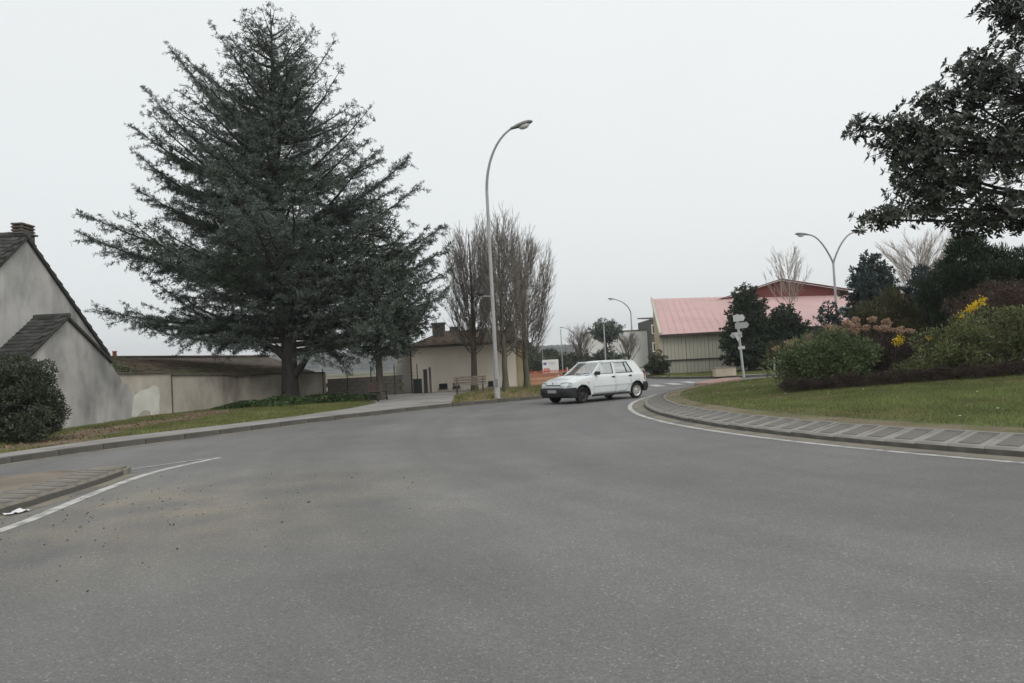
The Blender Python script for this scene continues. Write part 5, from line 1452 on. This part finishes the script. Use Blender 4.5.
# magnolia overhanging from the right
mg = tag(empty('magnolia_tree', (12.4, 15.4, iz(12.4, 15.4))), 'large-leaved dark evergreen magnolia overhanging from the top right', 'tree')
rm = np.random.default_rng(97)
mz = iz(12.4, 15.4)
def ml(x, y, z): return np.array((x - 12.4, y - 15.4, z - mz))
tz_ = np.linspace(0, 7.6, 10)
link('trunk', mesh_np('trunk', [tubes(np.stack([.15 * np.sin(tz_ * .6), .1 * np.sin(tz_ * .8), tz_], 1)[None], (.17 * (1 - tz_ / 9.0))[None], 10)], True), MT['bark'], mg)
mlumps = np.array([(11.3, 15.0, 6.3, 1.9, 1.7, 1.35), (12.4, 15.2, 7.6, 1.9, 1.8, 1.4), (10.3, 14.9, 5.35, 1.3, 1.1, .75), (12.2, 15.0, 5.3, 2.0, 1.6, 1.0), (9.15, 14.9, 5.75, .75, .6, .42), (8.2, 14.9, 5.85, .55, .45, .32), (7.45, 15.0, 5.92, .42, .35, .26),
                   (9.2, 15.0, 4.75, 1.0, .8, .5), (8.6, 15.0, 4.2, .7, .6, .36), (7.65, 15.0, 4.02, .55, .45, .24), (10.1, 14.9, 6.75, .5, .5, .4), (9.7, 14.9, 6.35, .4, .4, .3), (10.75, 14.9, 8.0, .5, .5, .55), (8.75, 15, 5.1, .4, .4, .3), (10.2, 15, 4.1, 1.2, .9, .5), (11.5, 15, 3.8, 1.2, .8, .5), (9.5, 15, 3.85, .5, .5, .28), (10.9, 14.9, 3.55, .4, .4, .25), (9.0, 15.0, 6.35, .6, .5, .36), (8.9, 15.0, 5.5, 1.0, .7, .6), (8.55, 15.0, 4.9, .75, .6, .5), (8.1, 15.0, 5.5, .5, .45, .4), (9.9, 15.0, 7.0, .6, .5, .5), (10.5, 15.0, 8.3, .5, .5, .5)])
nC = 2450
vol = (mlumps[:, 3] * mlumps[:, 4] * mlumps[:, 5]) ** .55; vol /= vol.sum()
kk = rm.choice(len(mlumps), nC, p=vol)
dd = rand_unit(rm, nC); rr_ = rm.uniform(.1, 1, nC) ** .5 * rm.uniform(.8, 1.22, nC)
CP = mlumps[kk, :3] + dd * mlumps[kk, 3:] * rr_[:, None]
CD = unit(dd * .7 + unit(CP - np.array((12.4, 15.4, 5.0))) * .6 + np.array([0, 0, .45]) + rand_unit(rm, nC) * .35)
def rosette(rg, n=8, L=.148, W=.050):
    az = np.arange(n) * 2.4 + rg.uniform(0, 6); el = rg.uniform(.15, 1.0, n)
    D = np.stack([np.cos(az) * np.cos(el), np.sin(az) * np.cos(el), np.sin(el)], 1)
    P = np.zeros((n, 3)) + D * .015
    S = unit(np.cross(D, np.array([0, 0, 1.]))); U = np.cross(S, D); Lr = (rg.uniform(.75, 1.15, n) * L)[:, None]
    m1, m2 = P + D * Lr * .35, P + D * Lr * .72
    tipp = P + D * Lr - U * .02 - np.array([0, 0, .012])
    V = np.stack([P, m1 + S * W * .46 + U * .008, m2 + S * W * .40 + U * .004, tipp, m2 - S * W * .40 + U * .004, m1 - S * W * .46 + U * .008, m1 - U * .006, m2 - U * .006], 1).reshape(-1, 3)
    b = np.arange(n)[:, None] * 8
    F4 = np.concatenate([b + np.array([[6, 1, 2, 7]]), b + np.array([[6, 7, 4, 5]])])
    F3 = np.concatenate([b + np.array([[0, 1, 6]]), b + np.array([[0, 6, 5]]), b + np.array([[7, 2, 3]]), b + np.array([[7, 3, 4]])])
    F = np.concatenate([F4[:, [0, 1, 2]], F4[:, [0, 2, 3]], F3])
    return V, F
roz = [rosette(rm) for _ in range(6)]
rmesh = []
for V_, Fr in roz:
    me = mesh_np('leaf_cluster', [(V_, Fr)]); me.materials.append(MT['magnolia']); rmesh.append(me)
# the 300 nearest the outline on the open side are single objects
score = CP[:, 0] + rm.uniform(0, .5, nC) + .4 * np.abs(CP[:, 2] - 5.4) * 0
order = np.argsort(score)
rest = []
twg = []
attach = np.array([(12.3, 15.3, 4.2), (12.3, 15.3, 5.2), (12.2, 15.2, 6.3), (12.2, 15.2, 7.2)])
for rank, i in enumerate(order):
    z_ = Vector(CD[i]); q = z_.to_track_quat('Z', 'Y'); qm = np.array(q.to_matrix())
    p = ml(*CP[i])
    if rank < 300:
        o = link('leaf_cluster', rmesh[i % 6], None, mg, loc=tuple(p)); o.rotation_mode = 'QUATERNION'; o.rotation_quaternion = q
        s = rm.uniform(.85, 1.2); o.scale = (s, s, s)
    else:
        V_, Fr = roz[i % 6]
        W_ = V_ @ qm.T * rm.uniform(.85, 1.2) + p
        rest.append((W_, Fr))
    l = mlumps[kk[i], :3]
    twg.append(np.stack([ml(*(l + (CP[i] - l) * t)) for t in (.0, .4, .75, 1.0)]) + np.array([0, 0, 1.]) * (np.array([0, -.03, -.02, 0]))[:, None])
o = link('crown', mesh_np('crown', rest), MT['magnolia'], mg); o['kind'] = 'stuff'
twg = np.array(twg)
tt_ = [tubes(twg, np.broadcast_to(np.array([.014, .010, .007, .005]), twg.shape[:2]), 4)]
lim = []
for l in mlumps:
    e = np.array(l[:3]); b = attach[np.argmin(np.abs(attach[:, 2] - e[2] + .6))]
    t = np.linspace(0, 1, 8)[:, None]
    lim.append(np.array([ml(*(b + (e - b) * q)) for q in t[:, 0]]) + np.array([0, 0, -.12]) * np.sin(t * np.pi) + np.cumsum(rm.normal(0, .02, (8, 3)), 0) * np.sin(t * np.pi))
lim = np.array(lim)
tt_.append(tubes(lim, np.broadcast_to(np.linspace(.06, .016, 8), lim.shape[:2]), 6))
o = link('branches', mesh_np('branches', tt_), MT['bark_dark'], mg); o['kind'] = 'stuff'

# ------------------------------------------------------------------ the white hatchback
car = tag(empty('white_hatchback', (2.80, 25.35, 0), R(-144.5)), 'old white five-door hatchback with dark bumpers rounding the island', 'car')
XF, XR = 1.236, -1.236
def hw(x):      # half width at the widest level
    return float(np.interp(x, [-1.82, -1.72, -1.5, -1.2, -.5, .4, 1.2, 1.5, 1.72, 1.86], [.66, .745, .785, .80, .808, .808, .80, .78, .735, .62]))
def ysd(x, z):
    return hw(x) * float(np.interp(z, [.15, .25, .38, .52, .64, .78, .88, .93], [.93, .962, .985, 1.0, .998, .975, .945, .925]))
def ztop(x):
    return float(np.interp(x, [-1.82, -1.74, -1.62, -1.5, .78, .95, 1.2, 1.5, 1.7, 1.80, 1.86], [.60, .80, .90, .915, .905, .885, .845, .785, .735, .70, .60]))
xs = np.concatenate([[-1.82, -1.79, -1.74, -1.68, -1.6], np.linspace(-1.5, 1.5, 31), [1.6, 1.68, 1.74, 1.80, 1.84, 1.86]])
sec = []
NP = 15
for x in xs:
    zt = ztop(x); zb = .20 if abs(x) < 1.56 else .31
    zs = np.linspace(zb, zt - .03, 10)
    half = [(0.0, zb - .02), (ysd(x, zb) - .10, zb - .02)] + [(ysd(x, z), z) for z in zs] + [(ysd(x, zt) - .045, zt - .004), ((ysd(x, zt) - .05) * .6, zt + .018), (0.0, zt + .026)]
    sec.append(half)
nh_ = len(sec[0])
vs, fs = [], []
for x, h_ in zip(xs, sec):
    vs += [(x, y, z) for y, z in h_] + [(x, -y, z) for y, z in h_[1:-1]][::-1]
n_ = 2 * nh_ - 2
for i in range(len(xs) - 1):
    for k in range(n_):
        fs.append((i * n_ + k, i * n_ + (k + 1) % n_, (i + 1) * n_ + (k + 1) % n_, (i + 1) * n_ + k))
fs += [tuple(range(n_)), tuple((len(xs) - 1) * n_ + k for k in range(n_ - 1, -1, -1))]
body_mb = MB().add(vs, fs, True)
body = body_mb.build('body', MT['car_paint'], car)
# wheel arches are cut out of the shell
for xw in (XF, XR):
    cut = MB().lathe([(.001, -1.0), (.325, -1.0), (.325, 1.0), (.001, 1.0)], 28, c=(xw, 0, .285), axis='Y').build('arch_cutter', None, car)
    md = body.modifiers.new('arch', 'BOOLEAN'); md.object = cut; md.operation = 'DIFFERENCE'; md.solver = 'EXACT'
bpy.context.view_layer.update()
dg = bpy.context.evaluated_depsgraph_get()
bme = bpy.data.meshes.new_from_object(body.evaluated_get(dg))
body.modifiers.clear(); body.data = bme
bme.materials.clear(); bme.materials.append(MT['car_paint'])
for o in [o for o in bpy.data.objects if o.name.startswith('arch_cutter')]: bpy.data.objects.remove(o)
for p_ in bme.polygons: p_.use_smooth = abs(p_.normal.x) < .97
MB().box((0, 0, .40), (2.0, 1.38, .36)).box((1.236, 0, .50), (.9, .94, .42)).box((-1.236, 0, .50), (.85, .94, .42)).build('underbody', MT['plastic'], body)
for xw in (XF, XR):          # dark arch liners
    for s in (-1, 1):
        ln_ = MB()
        vv = []; ff = []
        for k in range(15):
            a = R(-8) + k * R(196) / 14
            for yy in (.50, .80):
                vv.append((xw + .322 * math.cos(a), s * yy * hw(xw) / .80, .285 + .322 * math.sin(a)))
        ff = [(2 * k, 2 * k + 1, 2 * k + 3, 2 * k + 2) for k in range(14)]
        ln_.add(vv, ff, True).build('arch_liner', MT['plastic'], body)

# greenhouse
def gy(z, x=0.0):      # tumblehome
    base = .735 if x > -1.2 else .735 + (x + 1.2) * .10
    return base - (z - .89) * .40
def gp_(x, z, s, inn=0.0): return (x, s * (gy(z, x) - inn), z)
ZB, ZR = .895, 1.315
frame = MB()
def strip(pts, s, th=.045): frame.slab([gp_(x, z, s) for x, z in pts], (0, -s * th, -.004))
for s in (-1, 1):
    strip([(.80, ZB), (.70, ZB), (.155, ZR), (.25, ZR)], s)                                   # A pillar
    strip([(.32, ZR - .035), (.25, ZR + .03), (-1.18, ZR + .02), (-1.20, ZR - .03), (-.9, ZR - .025)], s)       # roof rail
    strip([(-.20, ZB), (-.30, ZB), (-.33, ZR), (-.255, ZR)], s)                               # B pillar
    strip([(-1.13, ZB), (-1.56, ZB), (-1.50, 1.02), (-1.30, ZR), (-.98, ZR)], s)              # broad rear quarter
    strip([(.80, ZB + .028), (.80, ZB - .03), (-1.58, ZB - .03), (-1.57, ZB + .028)], s)       # waist rail
fr = frame.build('cabin_frame', MT['car_paint'], body, bevel=.008)
# roof panel
rx = [.30, .22, .12, -.1, -.4, -.7, -1.0, -1.2, -1.30, -1.36]
rzv = [1.318, 1.335, 1.35, 1.365, 1.372, 1.368, 1.358, 1.345, 1.332, 1.312]
vs, fs = [], []
ny = 11
for x, z in zip(rx, rzv):
    wmax = gy(ZR + .01, x)
    for k in range(ny):
        f = (k / (ny - 1)) * 2 - 1
        zz = z - (z - (ZR + .004)) * abs(f) ** 4.0 if z > ZR else z
        vs.append((x, f * wmax, zz))
m0 = len(vs)
vs += [(x, y, z - .03) for x, y, z in vs]
for i in range(len(rx) - 1):
    for k in range(ny - 1):
        q = (i * ny + k, i * ny + k + 1, (i + 1) * ny + k + 1, (i + 1) * ny + k)
        fs.append(q); fs.append(tuple(j + m0 for j in reversed(q)))
ring = [k for k in range(ny)] + [i * ny + ny - 1 for i in range(1, len(rx))] + [(len(rx) - 1) * ny + k for k in range(ny - 2, -1, -1)] + [i * ny for i in range(len(rx) - 2, 0, -1)]
for a_, b_ in zip(ring, ring[1:] + ring[:1]): fs.append((a_, b_, b_ + m0, a_ + m0))
MB().add(vs, fs, True).build('roof', MT['car_paint'], body)
# tailgate frame and rear window
tg = MB()
tg.slab([(-1.36, -.54, 1.315), (-1.36, .54, 1.315), (-1.40, .55, 1.26), (-1.40, -.55, 1.26)], (.03, 0, -.02))
for s in (-1, 1):
    tg.slab([(-1.38, s * .53, 1.30), (-1.60, s * .70, .92), (-1.585, s * .58, .94), (-1.39, s * .46, 1.28)], (.035, 0, 0))
tgo = tg.build('tailgate', MT['car_paint'], car)
MB().slab([(-1.39, -.50, 1.27), (-1.39, .50, 1.27), (-1.585, .62, .93), (-1.585, -.62, .93)], (.012, 0, 0)).build('rear_window', MT['glass'], tgo)
# windscreen, slightly bowed
vs, fs = [], []
for i, (t) in enumerate(np.linspace(0, 1, 5)):
    for k in range(9):
        f = k / 8 * 2 - 1
        z = .895 + (1.325 - .895) * t
        x = .90 - .60 * t - .16 * f * f * (1 - .55 * t)
        y = f * (gy(z) - .012)
        vs.append((x, y, z + .012 * (1 - f * f)))
for i in range(4):
    for k in range(8):
        fs.append((i * 9 + k, i * 9 + k + 1, (i + 1) * 9 + k + 1, (i + 1) * 9 + k))
MB().add(vs, fs, True).build('windscreen', MT['screen_glass'], car)
MB().slab([(.93, -.62, .893), (.93, .62, .893), (.66, .70, .905), (.66, -.70, .905)], (0, 0, .012)).build('scuttle', MT['plastic'], body)
for y0, y1 in ((-.45, .10), (.05, .58)):
    wp = MB().bar((.90, y0, .925), (.80, y1, .968), .02, .02).build('wiper', MT['plastic'], car)
# doors: panels a few millimetres proud of the shell, with windows, seals and handles
def door(x0, x1, s, win, nm, handle_x):
    z0, z1 = .27, .885
    nx2, nz2 = 10, 9
    vs, fs = [], []
    for lay in (0.006, -.02):
        for i in range(nx2):
            for k in range(nz2):
                z = z0 + (z1 - z0) * k / (nz2 - 1)
                xa = x0; xb = x1
                if nm == 'rear_door' : xb = x1 + .30 * np.clip((.60 - z) / .33, 0, 1)      # follows the wheel arch
                x = xa + (xb - xa) * i / (nx2 - 1)
                vs.append((x, s * (ysd(x, z) + lay), z))
    m_ = nx2 * nz2
    for i in range(nx2 - 1):
        for k in range(nz2 - 1):
            q = (i * nz2 + k, i * nz2 + k + 1, (i + 1) * nz2 + k + 1, (i + 1) * nz2 + k)
            fs.append(q); fs.append(tuple(j + m_ for j in reversed(q)))
    rg_ = [k for k in range(nz2)] + [i * nz2 + nz2 - 1 for i in range(1, nx2)] + [(nx2 - 1) * nz2 + k for k in range(nz2 - 2, -1, -1)] + [i * nz2 for i in range(nx2 - 2, 0, -1)]
    for a_, b_ in zip(rg_, rg_[1:] + rg_[:1]): fs.append((a_, b_, b_ + m_, a_ + m_))
    d = MB().add(vs, fs, True).build(nm, MT['car_paint'], car)
    MB().slab([gp_(x, z, s, .018) for x, z in win], (0, -s * .008, 0)).build('window', MT['glass'], d)
    seal = MB()
    for a_, b_ in zip(win, win[1:] + win[:1]):
        seal.bar(gp_(*a_, s, .008), gp_(*b_, s, .008), .016, .016)
    seal.build('window_seal', MT['plastic'], d)
    MB().box((handle_x, s * (ysd(handle_x, .80) + .012), .80), (.13, .022, .05)).build('handle', MT['plastic'], d, bevel=.006)
    zg = .60
    MB().bar((x0 - .02 if x0 < x1 else x0, s * (ysd(x0, .55) + .012), .545), (x1, s * (ysd(x1, .55) + .012), .545), .018, .04).build('rub_strip', MT['car_paint'], d)
    return d
for s in (-1, 1):
    door(.80, -.235, s, [(.70, .925), (-.20, .925), (-.245, 1.285), (.20, 1.285)], 'front_door', -.13)
    d_ = door(-.255, -.98, s, [(-.30, .925), (-1.10, .925), (-.96, 1.28), (-.335, 1.285)], 'rear_door', -.93)
    MB().bar(gp_(-.86, .925, s, .006), gp_(-.82, 1.285, s, .006), .02, .022).build('quarter_bar', MT['plastic'], d_)
    # mirror
    mi = MB().box((.62, s * .835, .955), (.10, .20, .12)).build('mirror', MT['plastic'], car, bevel=.03)
    MB().bar((.62, s * .70, .915), (.62, s * .78, .935), .05, .05).build('stalk', MT['plastic'], mi)
    MB().box((1.0, s * (ysd(1.0, .66) + .004), .66), (.06, .014, .03)).build('side_repeater', MT['amber'], car)
    MB().bar((.86, s * (ysd(.86, .22) - .0), .225), (-.88, s * (ysd(-.88, .22) - .0), .225), .03, .075).build('sill', MT['plastic'], car)
# bumpers wrapped round the ends
def wrap(sign, z0, z1, x_end, bulge, xin):
    vs, fs = [], []
    pts = []
    for t in np.linspace(-1, 1, 23):
        a = t * math.pi / 2
        yy = math.copysign(abs(math.sin(a)) ** .55, a) * .815
        xx = xin + (x_end - xin) * abs(math.cos(a)) ** .38
        pts.append((xx, yy))
    prof = [(0.80, z0), (.91, z0 + .05), (.975, z0 + .12), (1.0, z0 + .2), (.985, z1 - .06), (.95, z1 - .015), (.90, z1)]
    for xx, yy in pts:
        for f, z in prof:
            vs.append((sign * (xin + (xx - xin) * f + (f - 1) * .25), yy * (.97 + .03 * f), z))
        for f, z in prof[::-1]:
            vs.append((sign * (xin + (xx - xin) * (f - .12) + (f - 1) * .25 - .02), yy * (.90 + .03 * f), z))
    n = len(prof) * 2
    for i in range(len(pts) - 1):
        for k in range(n): fs.append((i * n + k, i * n + (k + 1) % n, (i + 1) * n + (k + 1) % n, (i + 1) * n + k))
    fs += [tuple(range(n)), tuple((len(pts) - 1) * n + k for k in range(n - 1, -1, -1))]
    return MB().add(vs, fs, True)
fbp = wrap(1, .20, .535, 1.925, 0, 1.555).build('front_bumper', MT['plastic'], car)
rbp = wrap(-1, .24, .56, 1.875, 0, 1.56).build('rear_bumper', MT['plastic'], car)
MB().box((1.915, 0, .30), (.02, .9, .09)).build('air_intake', MT['void'], fbp)
pl_ = MB().box((1.93, 0, .42), (.014, .44, .10)).build('number_plate', MT['plate'], fbp)
MB().box((-1.88, 0, .42), (.014, .50, .105)).build('number_plate', MT['plate'], rbp)
# nose: slim dark grille, headlamps, indicators, emblem
MB().box((1.848, 0, .618), (.03, .74, .03)).build('grille', MT['plastic'], car)
em = MB().slab([(1.868, 0, .735), (1.868, .035, .69), (1.868, 0, .645), (1.868, -.035, .69)], (.008, 0, 0)).build('emblem', MT['chrome'], car)
for s in (-1, 1):
    hl = MB().slab([(1.868, s * .385, .58), (1.835, s * .66, .585), (1.775, s * .735, .60), (1.74, s * .74, .70), (1.80, s * .62, .715), (1.835, s * .385, .695)], (-.05, 0, 0)).build('headlight', MT['head_lens'], car, bevel=.01)
    MB().slab([(1.790, s * .735, .59), (1.68, s * .775, .60), (1.67, s * .77, .695), (1.75, s * .735, .70)], (0, -s * .03, 0)).build('indicator', MT['amber'] if False else MT['head_lens'], car)
    MB().slab([(-1.77, s * .735, .60), (-1.82, s * .60, .60), (-1.765, s * .60, .88), (-1.68, s * .745, .90), (-1.66, s * .765, .62)], (.03, 0, 0)).build('tail_light', MT['tail_red'], car)
# bonnet shut line and bonnet panel
bo_v, bo_f = [], []
for lay in (.030, .006):
    for i, x in enumerate(np.linspace(.93, 1.79, 9)):
        for k in range(9):
            f = k / 8 * 2 - 1
            hwid = min(ysd(x, ztop(x)) - .07, .66)
            y = f * hwid
            base_z = np.interp(abs(y), [0, (ysd(x, ztop(x)) - .05) * .6, ysd(x, ztop(x)) - .045], [.026, .018, -.004])
            bo_v.append((x, y, ztop(x) + base_z + lay - .022))
mm_ = 81
for i in range(8):
    for k in range(8):
        q = (i * 9 + k, i * 9 + k + 1, (i + 1) * 9 + k + 1, (i + 1) * 9 + k)
        bo_f.append(q); bo_f.append(tuple(j + mm_ for j in reversed(q)))
rg_ = list(range(9)) + [i * 9 + 8 for i in range(1, 9)] + [72 + k for k in range(7, -1, -1)] + [i * 9 for i in range(7, 0, -1)]
for a_, b_ in zip(rg_, rg_[1:] + rg_[:1]): bo_f.append((a_, b_, b_ + mm_, a_ + mm_))
MB().add(bo_v, bo_f, True).build('bonnet', MT['car_paint'], car)
# cabin: seats and wheel seen through the glass
for y in (-.36, .36):
    st = MB().box((-.05, y, .52), (.50, .46, .16)).bar((-.24, y, .55), (-.42, y, 1.02), .44, .13, up=(1, 0, 0)).box((-.45, y, 1.12), (.08, .24, .15)).build('front_seat', MT['seat'], car, bevel=.03)
MB().box((-.95, 0, .52), (.48, 1.2, .16)).bar((-1.15, 0, .55), (-1.32, 0, .98), 1.2, .13, up=(1, 0, 0)).build('rear_seat', MT['seat'], car, bevel=.03)
MB().slab([(.80, -.66, .80), (.80, .66, .80), (.45, .66, .90), (.45, -.66, .90)], (0, 0, -.15)).build('dashboard', MT['plastic'], car)
sw = [(.42 + .06 * math.cos(a), .36 + .18 * math.sin(a), .92 + .17 * math.cos(a)) for a in np.linspace(0, 2 * math.pi, 17)]
MB().tube(sw, .014, 6, False).build('steering_wheel', MT['plastic'], car)
# wheels
def wheel(x, s, cover, steer=0.0):
    wl_ = empty('wheel', (x, s * .685, .27), steer, car)
    tp = [(.19, -.075), (.235, -.083), (.258, -.074), (.270, -.055), (.272, 0), (.270, .055), (.258, .074), (.235, .083), (.19, .075), (.185, 0), (.19, -.075)]
    MB().lathe(tp, 32, axis='Y').build('tyre', MT['rubber'], wl_)
    rm_ = MB().lathe([(.192, s * .075), (.183, s * .060), (.150, s * .030), (.075, s * .045), (.045, s * .062), (.001, s * .064)], 24, axis='Y').build('rim', MT['hubcap'] if cover else MT['steel_rim'], wl_)
    for k in range(8):
        a = k * math.pi / 4
        MB().lathe([(.001, s * .052), (.018, s * .052), (.018, s * .046)], 8, c=(.12 * math.cos(a), 0, .12 * math.sin(a)), axis='Y').build('rim_hole', MT['void'], rm_)
    MB().lathe([(.001, -s * .05), (.18, -s * .05)], 20, axis='Y').build('brake_drum', MT['plastic'], wl_)
    return wl_
wheel(XF, 1, False, R(8)); wheel(XF, -1, False, R(8)); wheel(XR, 1, True); wheel(XR, -1, True)
MB().tube([(-1.25, 0, .27), (-1.25, .62, .27)], .03, 6).build('axle', MT['plastic'], car)

# ------------------------------------------------------------------ thin haze in the air
hz_me = MB().box((0, 700, 34), (3200, 1700, 71)).mesh('haze')
hm_ = bpy.data.materials.new('haze'); hm_.use_nodes = True
nN = hm_.node_tree.nodes; nN.remove(nN['Principled BSDF'])
pv = nN.new('ShaderNodeVolumePrincipled'); pv.inputs['Color'].default_value = (.93, .95, .97, 1); pv.inputs['Density'].default_value = .0005
pv.inputs['Anisotropy'].default_value = .2
hm_.node_tree.links.new(pv.outputs[0], nN['Material Output'].inputs['Volume'])
hzo = link('haze', hz_me, hm_)
tag(hzo, 'thin pale winter haze filling the air', 'haze', kind='stuff')
